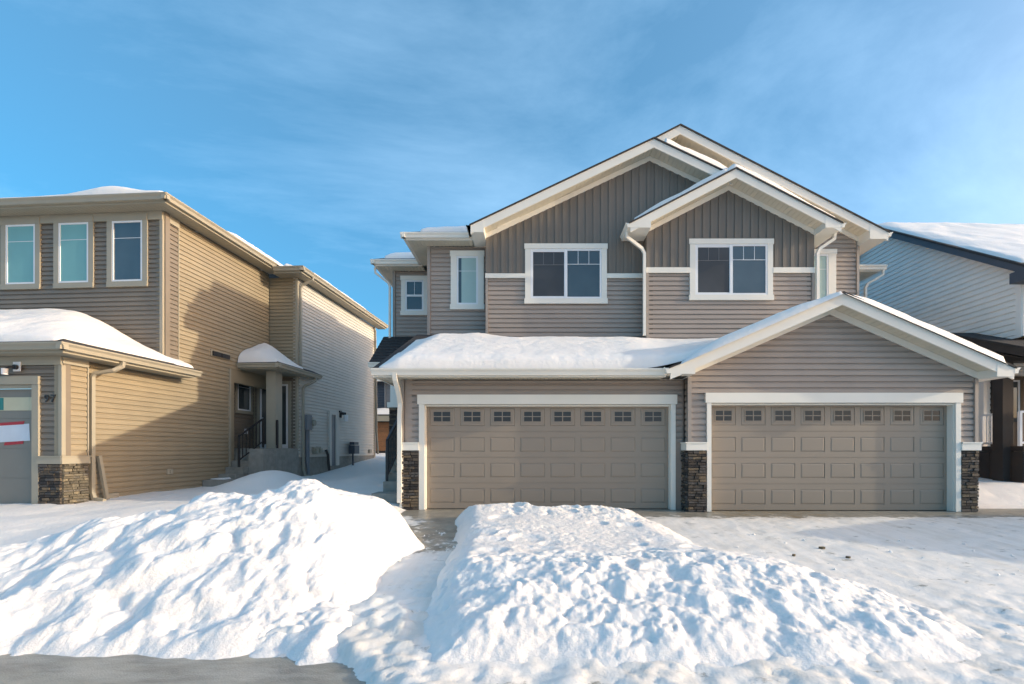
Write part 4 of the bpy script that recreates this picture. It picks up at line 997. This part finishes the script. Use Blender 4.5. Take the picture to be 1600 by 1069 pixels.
downspout(TN, [(0.44, 0.88, 3.14), (0.44, 0.86, 3.04), (0.36, 0.74, 2.93), (0.02, 0.66, 2.86), (-0.03, 0.64, 2.78), (-0.03, 0.64, 0.3), (0.02, 0.64, 0.16), (0.25, 0.64, 0.12)], 'tan_trim', (0, 1, 0), 0.04, 0.032)
mb = MB(); mb.sweep([(-0.02, 0.78, 1.08), (0.06, 0.88, 0.12)], 0.035, 0.03, (0, 1, 0)); part('downspout_extension', mb, 'tan_trim', TN, label='loose downspout extension leaning on the wall')
mb = MB(); mb.box(-0.10, 0.0, 0.98, 1.22, 0.0, 0.24); part('splash_block', mb, 'tan_trim', TN)
# wall fittings
v_, z_ = atU(265, 737, -0.1); mb = MB(); SA.box(mb, v_-0.09, v_+0.09, z_-0.07, z_+0.07, -0.02, 0.02); SA.box(mb, v_-0.01, v_+0.05, z_-0.05, z_+0.05, 0.02, 0.05); part('wall_outlet', mb, 'tan_trim', TN)
v0, z0_ = atU(330, 549, -0.1); v1, _ = atU(357, 553, -0.1)
mb = MB(); SA.box(mb, v0-0.03, v1+0.03, z0_-0.13, z0_+0.06, -0.02, 0.015); vt = part('wall_vent', mb, 'tan_trim', TN)
mb = MB()
for i in range(2):
    a = v0 + 0.03 + i*(v1-v0)*0.5; SA.box(mb, a, a+(v1-v0)*0.46, z0_-0.11, z0_+0.02, 0.016, 0.05)
part('vent_hood', mb, 'black', vt)
mb = MB(); F0.box(mb, -1.02, -0.86, 2.80, 2.99, 0.03, 0.045); wl_ = part('wall_lamp', mb, 'pvc', TN)
mb = MB(); mb.sweep([F0.p(-0.94, 2.88, 0.045), F0.p(-0.94, 2.88, 0.09)], 0.05, 0.05, (1, 0, 0), ring=14); mb.sweep([F0.p(-0.94, 2.88, 0.09), F0.p(-1.0, 2.87, 0.13), F0.p(-1.08, 2.83, 0.14)], 0.018, 0.018, (0, 0, 1), ring=8); part('lamp_arm', mb, 'black', wl_)
mb = MB(); mb.sweep([F0.p(-1.08, 2.84, 0.14), F0.p(-1.08, 2.72, 0.14)], 0.05, 0.05, (1, 0, 0), ring=12); part('lamp_glass', mb, 'pvc', wl_)
for ch, u0 in (('9', -0.375), ('7', -0.235)):
    cu = bpy.data.curves.new('digit', 'FONT'); cu.body = ch; cu.size = 0.205; cu.extrude = 0.008; cu.offset = 0.004
    tmp = bpy.data.objects.new('digit', cu); link(tmp)
    me = bpy.data.meshes.new_from_object(tmp); bpy.data.objects.remove(tmp)
    me.materials.clear(); me.materials.append(M['black'])
    o = place('house_number_digit', me, TN, F0.p(u0, 2.18, 0.012)); o.rotation_euler = (R(90), 0, 0)
# paper notice taped on the garage door
mb = MB(); f12 = fu(0.12)
pp = [(-1.62, 1.36), (-0.84, 1.40), (-0.86, 1.75), (-1.62, 1.70)]
def plate(fr, pts, n0, n1):
    m_ = MB(); m_.prism([fr.p(a, z, n1) for a, z in pts], fr.n*(n0-n1)); 
    m_.v = [tuple(tw(v[0], v[1], v[2])) for v in m_.v]; return m_
nn = thing('paper_notice', plate(f12, pp, 0.003, 0.006), 'paper', 'white paper notice held by two strips of red tape on the tan house garage door', 'notice')
part('tape_strip', plate(f12, [(-1.55, 1.705), (-0.98, 1.735), (-0.96, 1.80), (-1.53, 1.765)], 0.0065, 0.009), 'red', nn); part('tape_strip', plate(f12, [(-1.42, 1.30), (-0.99, 1.335), (-0.98, 1.395), (-1.40, 1.365)], 0.0065, 0.009), 'red', nn)
# side porch of the tan house
PW = fv(-0.65)
wall(TN, PW, [(4.9, 1.2), (6.86, 1.2), (6.86, 3.8), (4.9, 3.8)], 'tan'); wall(TN, fu(4.94 + 0.02), [(-0.65, 0.5), (-0.12, 0.5), (-0.12, 3.7), (-0.65, 3.7)], 'tan')
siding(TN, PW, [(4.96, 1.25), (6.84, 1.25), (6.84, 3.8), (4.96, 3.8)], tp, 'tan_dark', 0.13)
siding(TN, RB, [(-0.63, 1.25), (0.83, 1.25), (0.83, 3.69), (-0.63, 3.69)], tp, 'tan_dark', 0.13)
wv0, wz1 = atU(369, 584, -0.65); wv1, _ = atU(393, 586, -0.65); _, wz0 = atU(370, 643, -0.65)
window(TN, PW, wv0-0.05, wv1+0.02, wz0-0.05, wz1+0.05, tr='tan_trim', tw=0.09, th=0.1, ts=0.1, lip=0, grille=(0.3, 1))
du0, dz1 = atV(402, 596, 6.86); du1, _ = atV(455, 598, 6.86)
mb = MB(); RB.box(mb, du0, du0+0.1, 1.25, dz1, -0.02, 0.03); RB.box(mb, du1-0.1, du1, 1.25, dz1, -0.02, 0.03); RB.box(mb, du0+0.1, du1-0.1, dz1-0.1, dz1, -0.02, 0.03); dr_ = part('front_door', mb, 'tan_trim', TN)
mb = MB(); RB.box(mb, du0+0.11, du0+0.17, 1.26, dz1-0.11, -0.01, 0.024); RB.box(mb, du1-0.17, du1-0.11, 1.26, dz1-0.11, -0.01, 0.024); RB.box(mb, du0+0.17, du1-0.17, dz1-0.17, dz1-0.11, -0.01, 0.024); RB.box(mb, du0+0.17, du1-0.17, 1.26, 1.4, -0.01, 0.024); part('storm_door_frame', mb, 'pvc', dr_)
mb = MB(); RB.box(mb, du0+0.17, du1-0.17, 1.4, dz1-0.17, -0.01, 0.008); part('pane', mb, 'glass', dr_)
mb = MB(); mb.sweep([RB.p(du0+0.20, 2.3, 0.012), RB.p(du0+0.20, 2.3, 0.07)], 0.03, 0.03, (1,0,0), ring=10); part('handle', mb, 'pvc', dr_)
mb = MB(); PW.box(mb, 6.35, 6.48, 1.75, 1.92, 0, 0.03); part('wall_outlet', mb, 'pvc', TN)
mb = MB(); mb.box(-0.64, 0.95, 5.55, 6.84, 0.3, 1.26); part('landing', mb, 'concrete', TN)
mb = MB(); mb.box(0.47, 0.93, 4.95, 5.55, 0.2, 1.24); part('stair_cheek', mb, 'concrete', TN)
for i in range(4):
    mb = MB(); mb.box(-0.085 if i < 2 else -0.6, 0.46, 4.42+0.29*i, 5.57, 0.1, 0.50+0.19*i); part('step', mb, 'concrete', TN)
mb = MB(); mb.box(-0.08, 0.9, 3.8, 4.4, 0.0, 0.36); part('step', mb, 'concrete', TN)
pu, _ = atV(416, 600, 5.75); pu1, _ = atV(430.5, 600, 5.75)
mb = MB(); mb.box(pu, pu1, 5.75, 5.75+(pu1-pu)*1.15, 1.26, 3.76); part('porch_column', mb, 'tan_trim', TN)
A = Vector((pu-0.02, 4.50, 1.62)); B = Vector((pu-0.02, 5.62, 2.20))
mb = MB(); mb.sweep([A, B], 0.025, 0.02, (1, 0, 0)); mb.sweep([A-Vector((0,0,.72)), B-Vector((0,0,.72))], 0.014, 0.014, (1, 0, 0))
for i in range(8):
    q = A.lerp(B, i/7); w = 0.024 if i in (0, 7) else 0.010
    mb.sweep([q-Vector((0,0,0.92 if i in (0, 7) else 0.72)), q], w, w, (1, 0, 0))
part('stair_railing', mb, 'black', TN)
mb = MB(); u2, u3 = pu1+0.04, 0.93
mb.box(u2, u3, 5.70, 5.74, 2.13, 2.17); mb.box(u2, u3, 5.705, 5.735, 1.36, 1.39); mb.box(u3-0.045, u3, 5.695, 5.745, 1.26, 2.13)
for i in range(5):
    a = u2 + (u3-0.05-u2)*(i+0.5)/5; mb.box(a-0.009, a+0.009, 5.71, 5.73, 1.39, 2.13)
part('landing_railing', mb, 'black', TN)
ZP = 3.74
mb = MB(); mb.box(-0.08, 1.18, 5.30, 5.33, ZP, ZP+0.15); mb.box(1.15, 1.18, 5.33, 7.75, ZP, ZP+0.15); part('fascia', mb, 'tan_trim', TN)
soffit(TN, (-0.64, 5.33, ZP), (1.15, 5.33, ZP), (0, 1.5, 0), 'tan_trim', 0.12)
soffit(TN, (0.93, 6.86, ZP), (0.93, 7.72, ZP), (0.22, 0, 0), 'tan_trim', 0.12)
gutter(TN, (-0.09, 5.298, ZP+0.165), (1.31, 5.298, ZP+0.165), (0, -1, 0), 'tan_trim', 0.13)
gutter(TN, (1.182, 5.17, ZP+0.165), (1.182, 7.8, ZP+0.165), (1, 0, 0), 'tan_trim', 0.13)
proof = lambda u, v: ZP+0.18+0.46*np.minimum(v-5.2, 1.28-u)
slab(TN, [(-0.09, 5.2, ZP+0.18), (1.28, 5.2, ZP+0.18), (0.0, 6.48, proof(0, 6.48)), (-0.09, 6.48, proof(-0.09, 6.57))], 0.03, 'shingle'); slab(TN, [(1.28, 5.2, ZP+0.18), (1.28, 7.8, ZP+0.18), (0.95, 7.8, proof(0.95, 7.8)), (0.95, 6.82, proof(0.95, 7.8)), (-0.05, 6.82, proof(-0.05, 7.8)), (0.0, 6.48, proof(0.0, 7.8))], 0.03, 'shingle')
downspout(TN, [(1.24, 7.45, ZP+0.03), (1.24, 7.43, ZP-0.06), (1.10, 7.3, ZP-0.2), (0.98, 7.2, ZP-0.28), (0.955, 7.15, ZP-0.4), (0.955, 7.15, 0.5), (1.0, 7.2, 0.3), (1.15, 7.4, 0.26)], 'tan_trim', (0, 1, 0), 0.04, 0.03)
downspout(TN, [(1.36, 7.05, ZE-0.06), (1.36, 7.03, ZE-0.16), (1.02, 6.98, ZE-0.34), (0.96, 6.97, ZE-0.44), (0.96, 6.97, 4.15)], 'tan_trim', (0, 1, 0), 0.04, 0.03)
downspout(TN, [(0.96, 13.3, ZE-0.2), (0.96, 13.42, ZE-0.35), (0.96, 13.55, 3.0), (0.96, 13.55, 2.1), (1.02, 13.6, 1.0)], 'tan_trim', (1, 0, 0), 0.04, 0.03)
# things on the pale side wall
def onB(px, py): return atU(px, py, 0.91)
v0, z0_ = onB(473, 648); v1, z1_ = onB(481, 672)
mb = MB(); SB.box(mb, v0, v1, z1_, z0_, 0, 0.16); em = part('electric_meter', mb, 'grey_metal', TN)
mb = MB(); mb.sweep([SB.p(v1+0.12, (z0_+z1_)/2, 0), SB.p(v1+0.12, (z0_+z1_)/2, 0.2)], 0.11, 0.11, (0, 1, 0), ring=16); SB.box(mb, v1, v1+0.26, z1_+0.05, z0_-0.05, 0, 0.06); part('meter_dial', mb, 'tan_trim', em)
mb = MB(); mb.sweep([SB.p((v0+v1)/2, z1_, 0.08), SB.p((v0+v1)/2, 0.75, 0.08)], 0.075, 0.075, (0, 1, 0), ring=10); mb.sweep([SB.p((v0+v1)/2, 0.75, 0.08), SB.p((v0+v1)/2+0.05, 0.1, 0.12)], 0.055, 0.055, (0, 1, 0), ring=10); part('conduit', mb, 'grey_metal', TN)
for (px, py) in ((491, 704), (497, 703)):
    va, za = onB(px, py); mb = MB(); SB.box(mb, va-0.13, va+0.13, za-0.12, za+0.12, 0, 0.05); SB.box(mb, va-0.08, va+0.08, za-0.1, za+0.06, 0.05, 0.14); part('exhaust_vent', mb, 'tan_trim', TN)
va, za = onB(508, 715); mb = MB(); mb.sweep([SB.p(va, za+0.3, 0.03), SB.p(va+0.02, za+0.1, 0.10), SB.p(va+0.05, za-0.5, 0.14)], 0.05, 0.05, (0, 1, 0), ring=8); part('service_pipe', mb, 'black', TN)
v0, z0_ = onB(513, 642); v1, z1_ = onB(528, 727)
mb = MB(); SB.box(mb, v0, v0+0.15, z1_, z0_, -0.02, 0.06); SB.box(mb, v1-0.25, v1, z1_, z0_, -0.02, 0.06); SB.box(mb, v0+0.15, v1-0.25, z0_-0.13, z0_, -0.02, 0.06); sd_ = part('side_door', mb, 'pale', TN)
mb = MB(); SB.box(mb, v0+0.15, v1-0.25, z1_, z0_-0.13, -0.02, 0.01); part('door_leaf', mb, 'grey_metal', sd_)
va, za = onB(532, 652); mb = MB(); SB.box(mb, va-0.14, va+0.02, za-0.02, za+0.26, 0, 0.05); mb.sweep([SB.p(va, za+0.16, 0.04), SB.p(va+0.1, za+0.14, 0.18)], 0.06, 0.06, (0, 0, 1), ring=10); sl_ = part('side_lamp', mb, 'black', TN)
mb = MB(); mb.sweep([SB.p(va+0.1, za+0.1, 0.18), SB.p(va+0.1, za-0.16, 0.18)], 0.09, 0.09, (0, 1, 0), ring=10); part('lamp_glass', mb, 'pvc', sl_)
va, za = onB(547, 704); mb = MB(); SB.box(mb, va-0.22, va+0.24, za-0.14, za+0.22, 0.05, 0.3); SB.box(mb, va-0.2, va+0.22, za+0.24, za+0.36, 0.07, 0.28); mb.sweep([SB.p(va-0.1, za-0.14, 0.17), SB.p(va-0.1, za-0.75, 0.17)], 0.04, 0.04, (0, 1, 0), ring=8); mb.sweep([SB.p(va+0.24, za+0.05, 0.17), SB.p(va+0.45, za+0.05, 0.17), SB.p(va+0.45, za+0.05, 0.0)], 0.03, 0.03, (0, 0, 1), ring=8); part('gas_meter', mb, 'slate', TN)
va, za = onB(577, 705); mb = MB(); SB.box(mb, va-0.1, va+0.15, za-0.08, za+0.08, 0, 0.06); part('hose_tap', mb, 'tan_trim', TN)

# ------------------------------------------------------------------ the white house on the right
WH = empty('white_house', 'white sided house on the right with dark trim, dark porch post and white railings', 'house', (12.0, 12.6, 0))
sW = 0.655; eW = (11.25, 5.62); rW = lambda y: eW[1] + sW*(y-eW[0])
WS = Fr((12.0, 0, 0), (0, -1, 0), (-1, 0, 0))
top_ = [(-11.6, rW(11.6)-0.3), (-16.6, rW(16.6)-0.3), (-23.0, rW(16.6)-0.3-sW*6.4)]
wall(WH, WS, [(-23.0, 0.3), (-12.6, 0.3), (-12.6, 4.0), (-11.6, 4.0)] + top_, 'white')
siding(WH, WS, [(-23, 0.5), (-12.65, 0.5), (-12.65, 3.98), (-23, 3.98)], tp*1.25, 'white', 0.5)
siding(WH, WS, [(-23.0, 3.985), (-11.66, 3.985), (-11.66, rW(11.66)-0.2), (-16.6, rW(16.6)-0.2), (-23, rW(16.6)-0.2-sW*6.4)], tp*1.25, 'white', 0.5)
slab(WH, [(11.66, eW[0]-0.05, rW(eW[0]-0.05)), (24, eW[0]-0.05, rW(eW[0]-0.05)), (24, 16.6, rW(16.6)), (11.66, 16.6, rW(16.6))], 0.06, 'shingle'); slab(WH, [(11.66, 16.6, rW(16.6)), (24, 16.6, rW(16.6)), (24, 23.4, rW(16.6)-sW*6.8), (11.66, 23.4, rW(16.6)-sW*6.8)], 0.06, 'shingle')
for (ya, yb_) in ((eW[0], 16.6), (23.4, 16.6)):
    za, zb_ = (rW(ya) if ya < 16 else rW(16.6)-sW*6.8), rW(16.6)
    mb = MB(); mb.prism([(11.69, ya, za-0.065), (11.69, yb_, zb_-0.065), (11.69, yb_, zb_-0.24), (11.69, ya, za-0.24)], (0.035, 0, 0)); part('rake_board', mb, 'slate', WH)
    soffit(WH, (11.73, ya, za-0.23), (11.73, yb_, zb_-0.23), (0.27, 0, 0), 'slate', 0.15)
mb = MB(); mb.box(11.68, 24, 11.22, 11.6, rW(11.25)-0.36, rW(11.25)-0.10); part('eave_box', mb, 'slate', WH)
wall(WH, front(11.6), [(12.0, 4.0), (20, 4.0), (20, 5.5), (12.0, 5.5)], 'white'); wall(WH, Fr((0, 23, 0), (-1, 0, 0), (0, 1, 0)), [(-20, 0.3), (-12, 0.3), (-12, 5), (-20, 5)], 'white')
WF = front(12.6)
wall(WH, WF, [(12.0, 0.5), (20, 0.5), (20, 4.0), (12.0, 4.0)], 'white')
siding(WH, WF, [(12.06, 1.3), (15, 1.3), (15, 3.9), (12.06, 3.9)], tp*1.25, 'white', 0.5)
mb = MB(); mb.box(11.965, 12.055, 12.56, 12.66, 0.6, 4.0); part('corner_post', mb, 'white', WH)
dx0 = PX(1548, 12.6)
mb = MB(); WF.box(mb, dx0, dx0+0.1, 1.3, 3.06, -0.02, 0.04); WF.box(mb, dx0+0.75, dx0+0.85, 1.3, 3.06, -0.02, 0.04); WF.box(mb, dx0-0.02, dx0+0.87, 3.06, 3.16, -0.02, 0.045); WF.box(mb, dx0+0.1, dx0+0.75, 1.3, 1.95, -0.02, 0.02); fd = part('front_door', mb, 'bronze', WH)
mb = MB(); WF.box(mb, dx0+0.1, dx0+0.14, 1.95, 3.06, -0.02, 0.03); WF.box(mb, dx0+0.71, dx0+0.75, 1.95, 3.06, -0.02, 0.03); WF.box(mb, dx0+0.14, dx0+0.71, 3.02, 3.06, -0.02, 0.03); part('glass_frame', mb, 'pvc', fd)
mb = MB(); WF.box(mb, dx0+0.14, dx0+0.71, 1.95, 3.02, -0.02, 0.01); part('pane', mb, 'glass', fd)
# porch
mb = MB(); mb.box(11.62, 17, 11.2, 12.58, 1.18, 1.30); part('porch_deck', mb, 'bronze', WH)
for i in range(5):
    mb = MB(); mb.box(11.60, 11.63, 11.2+0.276*i, 11.2+0.276*i+0.27, 0.3, 1.175); part('skirting_board', mb, 'bronze', WH)
for i in range(18):
    mb = MB(); mb.box(11.64+0.29*i, 11.64+0.29*i+0.283, 11.17, 11.2, 0.3, 1.175); part('skirting_board', mb, 'bronze', WH)
mb = MB(); mb.box(11.42, 11.68, 11.5, 11.76, 0.42, 3.62); part('porch_post', mb, 'bronze', WH)
zr = lambda y: 3.40+0.40*(y-10.4)
slab(WH, [(11.25, 10.4, zr(10.4)), (17.5, 10.4, zr(10.4)), (17.5, 12.9, zr(12.9)), (11.25, 12.9, zr(12.9))], 0.05, 'shingle', 'porch_roof')
mb = MB(); mb.prism([(11.28, 10.45, zr(10.45)-0.055), (11.28, 12.85, zr(12.85)-0.055), (11.28, 12.85, zr(12.85)-0.24), (11.28, 10.45, zr(10.45)-0.24)], (0.04, 0, 0)); part('rake_board', mb, 'bronze', WH)
mb = MB(); mb.box(11.4, 17, 11.45, 11.75, 3.36, 3.62); mb.box(11.42, 11.66, 11.76, 12.6, 3.36, 3.62); part('porch_beam', mb, 'bronze', WH)
mb = MB(); mb.prism([(11.34, 10.5, zr(10.5)-0.30), (17.3, 10.5, zr(10.5)-0.30), (17.3, 12.85, zr(12.85)-0.30), (11.34, 12.85, zr(12.85)-0.30)], (0, 0, 0.02)); part('soffit', mb, 'bronze', WH)
def rail(P, a, b, z0, z1, n, m):
    a = Vector(a); b = Vector(b); d = (b-a); side = Vector((0, 0, 1))
    mb = MB()
    for z in (z1, z0+0.08): mb.sweep([a+Vector((0,0,z)), b+Vector((0,0,z))], 0.025, 0.02, side)
    for i in range(n+1):
        q = a+d*(i/n); w = 0.03 if i in (0, n) else 0.014
        mb.sweep([q+Vector((0,0,z0 if i in (0, n) else z0+0.08)), q+Vector((0,0,z1))], w, w, (1, 0, 0))
    return part('porch_railing', mb, m, P)
rail(WH, (11.78, 11.80, 0), (11.88, 12.5, 0), 1.30, 2.12, 5, 'pvc')
rail(WH, (11.63, 11.30, 0), (13.0, 11.30, 0), 1.30, 2.12, 9, 'pvc')
# its garage wing stands outside the frame on the right; it throws the shadow over the driveway
wall(WH, Fr((14.2, 0, 0), (0, -1, 0), (-1, 0, 0)), [(-7.9, -0.3), (-4.6, -0.3), (-4.6, 1.62), (-6.05, 2.42), (-7.9, 1.62)], 'white')
wall(WH, front(4.6), [(14.2, -0.3), (21, -0.3), (21, 1.62), (14.2, 1.62)], 'white'); wall(WH, Fr((0, 7.9, 0), (-1, 0, 0), (0, 1, 0)), [(-21, -0.3), (-14.2, -0.3), (-14.2, 1.62), (-21, 1.62)], 'white'); wall(WH, Fr((21, 0, 0), (0, 1, 0), (1, 0, 0)), [(4.6, -0.3), (7.9, -0.3), (7.9, 1.62), (6.05, 2.42), (4.6, 1.62)], 'white')
slab(WH, [(14.0, 4.4, 1.58), (21.2, 4.4, 1.58), (21.2, 6.05, 2.5), (14.0, 6.05, 2.5)], 0.08, 'shingle'); slab(WH, [(14.0, 8.1, 1.58), (21.2, 8.1, 1.58), (21.2, 6.05, 2.5), (14.0, 6.05, 2.5)], 0.08, 'shingle')

# ------------------------------------------------------------------ the house glimpsed through the gap
FH = empty('far_house', 'grey house with a cedar garage door glimpsed in the gap between the two houses', 'house', (-9.5, 30, 0.9))
B0 = front(30.0); B1 = front(30.8)
wall(FH, B1, [(-15, 3.3), (-5, 3.3), (-5, 6.0), (-15, 6.0)], 'far_grey')
siding(FH, B1, [(-15, 3.5), (-9.6, 3.5), (-9.6, 6.0), (-15, 6.0)], 0.17, 'slate', 3.5); siding(FH, B1, [(-9.56, 3.5), (-5, 3.5), (-5, 6.0), (-9.56, 6.0)], 0.17, 'far_grey', 3.5)
mb = MB(); mb.box(-9.62, -9.54, 30.74, 30.8, 3.5, 6.0); part('corner_post', mb, 'far_grey', FH)
mb = MB(); mb.box(-15.3, -4.7, 30.3, 30.33, 5.6, 5.85); part('fascia', mb, 'trim', FH)
slab(FH, [(-15.3, 30.25, 5.9), (-4.7, 30.25, 5.9), (-4.7, 35, 7.6), (-15.3, 35, 7.6)], 0.05, 'shingle')
slab(FH, [(-15.3, 29.6, 3.42), (-4.7, 29.6, 3.42), (-4.7, 30.8, 3.7), (-15.3, 30.8, 3.7)], 0.06, 'shingle', 'garage_roof')
mb = MB(); mb.box(-15.3, -4.7, 29.62, 29.66, 3.0, 3.36); part('fascia', mb, 'tan_trim', FH)
wall(FH, B0, [(-15, 0.7), (-5, 0.7), (-5, 3.2), (-15, 3.2)], 'bronze')
gd = None
for i in range(6):
    mb = MB(); B0.box(mb, -12.5, -7.5, 1.15+0.3*i, 1.15+0.3*i+0.29, -0.02, 0.03)
    q = part('garage_door', mb, 'wood', FH) if gd is None else part('door_board', mb, 'wood', gd)
    gd = gd or q
wall(FH, Fr((-5, 0, 0), (0, 1, 0), (1, 0, 0)), [(30, 0.7), (38, 0.7), (38, 5.9), (30, 5.9)], 'far_grey')
wall(FH, Fr((0, 38, 0), (-1, 0, 0), (0, 1, 0)), [(5, 0.7), (15, 0.7), (15, 5.9), (5, 5.9)], 'far_grey')

# ------------------------------------------------------------------ snow on the roofs
def smin(a, b, k=2.2): return np.minimum(-np.log(np.exp(-k*a)+np.exp(-k*b))/k, 3.0)
def field_snow(x0, x1, y0, y1, zf, t, label, res=0.05, edge=0.25, tf=None, seed=0, xf=None, rough=0.03, clods=0.0, left_open=False, back_open=False):
    nx, ny = max(8, int((x1-x0)/res)), max(8, int((y1-y0)/res))
    S, T = np.meshgrid(np.linspace(x0, x1, nx), np.linspace(y0, y1, ny))
    d = np.minimum(x1-S, T-y0)
    if not left_open: d = np.minimum(d, S-x0)
    if not back_open: d = np.minimum(d, y1-T)
    wob = fbm(S*1.7+seed, T*1.7, 3, seed)*edge*0.5
    e = np.clip((d + wob*np.clip(d/edge, 0, 1))/edge, 0, 1)
    prof = np.sqrt(np.clip(1-(1-e)**2, 0, 1))
    th = t*prof*(tf(S, T) if tf else 1.0)
    live = th > 0.002
    th = th + live*prof*(rough*fbm(S*2.2+3+seed, T*2.2, 4, seed+3) + clods*lumps(S*8, T*8, seed+9))
    Z = zf(S, T) + np.where((d <= 1e-6) | ~live, -0.05, th + 0.006)
    Xw, Yw = S, T
    if xf: Xw = C0[0]+S*UU[0]+T*VV[0]; Yw = C0[1]+S*UU[1]+T*VV[1]
    o = grid_obj('roof_snow', Xw, Yw, Z, 'roofsnow', keep=live)
    co = np.empty(len(o.data.vertices)*3, np.float32); o.data.vertices.foreach_get('co', co); co = co.reshape(-1, 3)
    c = np.array([co[:,0].mean(), co[:,1].mean(), co[:,2].min()], np.float32)
    o.data.vertices.foreach_set('co', (co-c).ravel()); o.location = [float(q) for q in c]
    o['label'] = label; o['category'] = 'roof snow'; o['group'] = 'snow lying on the roofs'
    return o
# duplex
diag = lambda x, y: sstep(x - (-3.02 + 0.03*(y-9.1)), 0.0, 0.5+0.12*(y-9.0))
smax = lambda a, b, k=6.0: np.log(np.exp(k*a)+np.exp(k*b))/k
field_snow(-2.98, 5.5, 9.03, 11.84, lambda x, y: np.where(x > 1.2, smax(2.775+sl1*(y-9.05), ap2[1]-s2*np.abs(x-ap2[0])), 2.775+sl1*(y-9.05)), 0.20, 'thick unbroken slab of snow over the left garage of the duplex', edge=0.30, rough=0.022, clods=0.012,
           tf=lambda x, y: diag(x, y)*(1-0.55*sstep(y, 10.9, 11.9)*sstep(x, -1.4, -0.5))*(1-0.5*sstep(x, 2.0, 3.2)-0.3*sstep(x, 3.2, 5.2)))
s2z = lambda x, y: ap2[1]-s2*np.abs(x-ap2[0])
field_snow(2.75, 5.80, 8.78, 11.8, s2z, 0.12, 'bluish shaded snow on the left slope of the right garage gable', edge=0.12, tf=lambda x, y: sstep(x, 2.7, 3.6)*(1-0.75*sstep(x, 4.6, 5.75)))
field_snow(5.82, 8.85, 8.80, 13.0, s2z, 0.13, 'sunlit snow on the right slope of the right garage gable', edge=0.2, tf=lambda x, y: sstep(x, 5.8, 6.4))
bzz = lambda x, y: apB[1]-sB*np.abs(x-apB[0])
field_snow(2.42, 4.75, 11.40, 13.2, bzz, 0.16, 'shaded snow on the left slope of the upper bay gable', edge=0.2, tf=lambda x, y: 0.5+0.5*sstep(x, 2.4, 3.2))
field_snow(4.45, 7.36, 11.39, 13.3, bzz, 0.27, 'bulging snow over the ridge and right slope of the upper bay gable', edge=0.22, tf=lambda x, y: (1-0.5*sstep(x, 5.6, 7.2))*(0.75+0.25*sstep(y, 11.4, 11.8))*sstep(x, 4.3, 5.1))
field_snow(3.25, 4.95, 11.70, 12.55, lambda x, y: apF[1]-sF*np.abs(x-apF[0]), 0.30, 'thin strip of snow between the two highest gables of the duplex', edge=0.3)
field_snow(-2.95, -1.45, 12.3, 13.5, lambda x, y: 6.78+0.52*np.minimum(y-12.12, x+3.3), 0.10, 'patch of snow on the small hip roof over the narrow window', edge=0.3)
field_snow(-4.4, -2.9, 13.95, 15.5, lambda x, y: 6.78+0.517*np.minimum(y-13.82, x+4.65), 0.12, 'patch of snow on the lowest upper eave over the small double hung window', edge=0.35)
field_snow(8.67, 9.45, 13.9, 15.0, lambda x, y: 6.61+0.39*np.minimum(y-13.82, 10.25-x), 0.10, 'small patch of snow on the stub of eave beside the white house', edge=0.25)
# tan house
field_snow(-7.3, 0.30, -0.38, 2.42, lambda u, v: 3.35+0.46*smin(v+0.42, 0.48-u, 4.5), 0.22, 'smooth deep snow over the garage of the tan house', edge=0.34, xf=True, left_open=True, rough=0.04, tf=lambda u, v: (0.35+0.65*(1-sstep(u, -1.9, 0.1)))*(0.7+0.3*sstep(-u, 0.2, 2)))
field_snow(-0.07, 0.40, 2.35, 2.98, lambda u, v: 3.30+0.46*(0.48-u), 0.07, 'thin tail of snow at the end of the tan house garage gutter', edge=0.15, xf=True)
field_snow(-7.5, 0.25, 2.04, 5.4, lambda u, v: ZE+0.21+0.35*np.minimum(v-2.0, 0.42-u), 0.13, 'snow along the front edge of the tan house upper roof', edge=0.25, xf=True, left_open=True, tf=lambda u, v: 0.35+1.5*np.exp(-((u+1.3)/0.9)**2)*(1-sstep(v, 2.5, 4)))
field_snow(-2.6, 0.38, 4.6, 8.6, lambda u, v: ZE+0.21+0.35*(0.42-u), 0.20, 'patch of snow above the step in the tan house side gutter', edge=0.5, xf=True)
field_snow(0.2, 1.38, 7.2, 11.5, lambda u, v: ZE+0.08+0.354*(1.40-u), 0.08, 'strip of snow along the rear side gutter of the tan house', edge=0.25, xf=True)
field_snow(-0.08, 1.2, 5.22, 6.80, lambda u, v: ZP+0.18+0.46*np.minimum(v-5.2, 1.28-u), 0.30, 'rounded cap of snow on the small porch roof of the tan house', edge=0.36, xf=True, left_open=True, rough=0.06, tf=lambda u, v: 0.3+0.7*(1-sstep(u, 0.15, 1.1)))
field_snow(-0.085, 0.40, 4.0, 4.38, lambda u, v: 0.36+0*u, 0.04, 'crust of snow on the lowest porch step of the tan house', edge=0.1, xf=True)
# white house
field_snow(11.72, 23.5, 11.35, 16.5, lambda x, y: rW(y)+0*x, 0.11, 'broad sheet of snow on the dark edged roof of the white house', res=0.1, edge=0.3, rough=0.05, tf=lambda x, y: 0.25+0.75*sstep(fbm(x*0.3, y*0.3+5, 2, 3)+0.25*sstep(x, 11.7, 13.5), -0.15, 0.2))
field_snow(-15.2, -4.8, 29.62, 30.75, lambda x, y: 3.43+0.23*(y-29.6), 0.25, 'white band of snow on the far house above its garage door', res=0.15, edge=0.2)
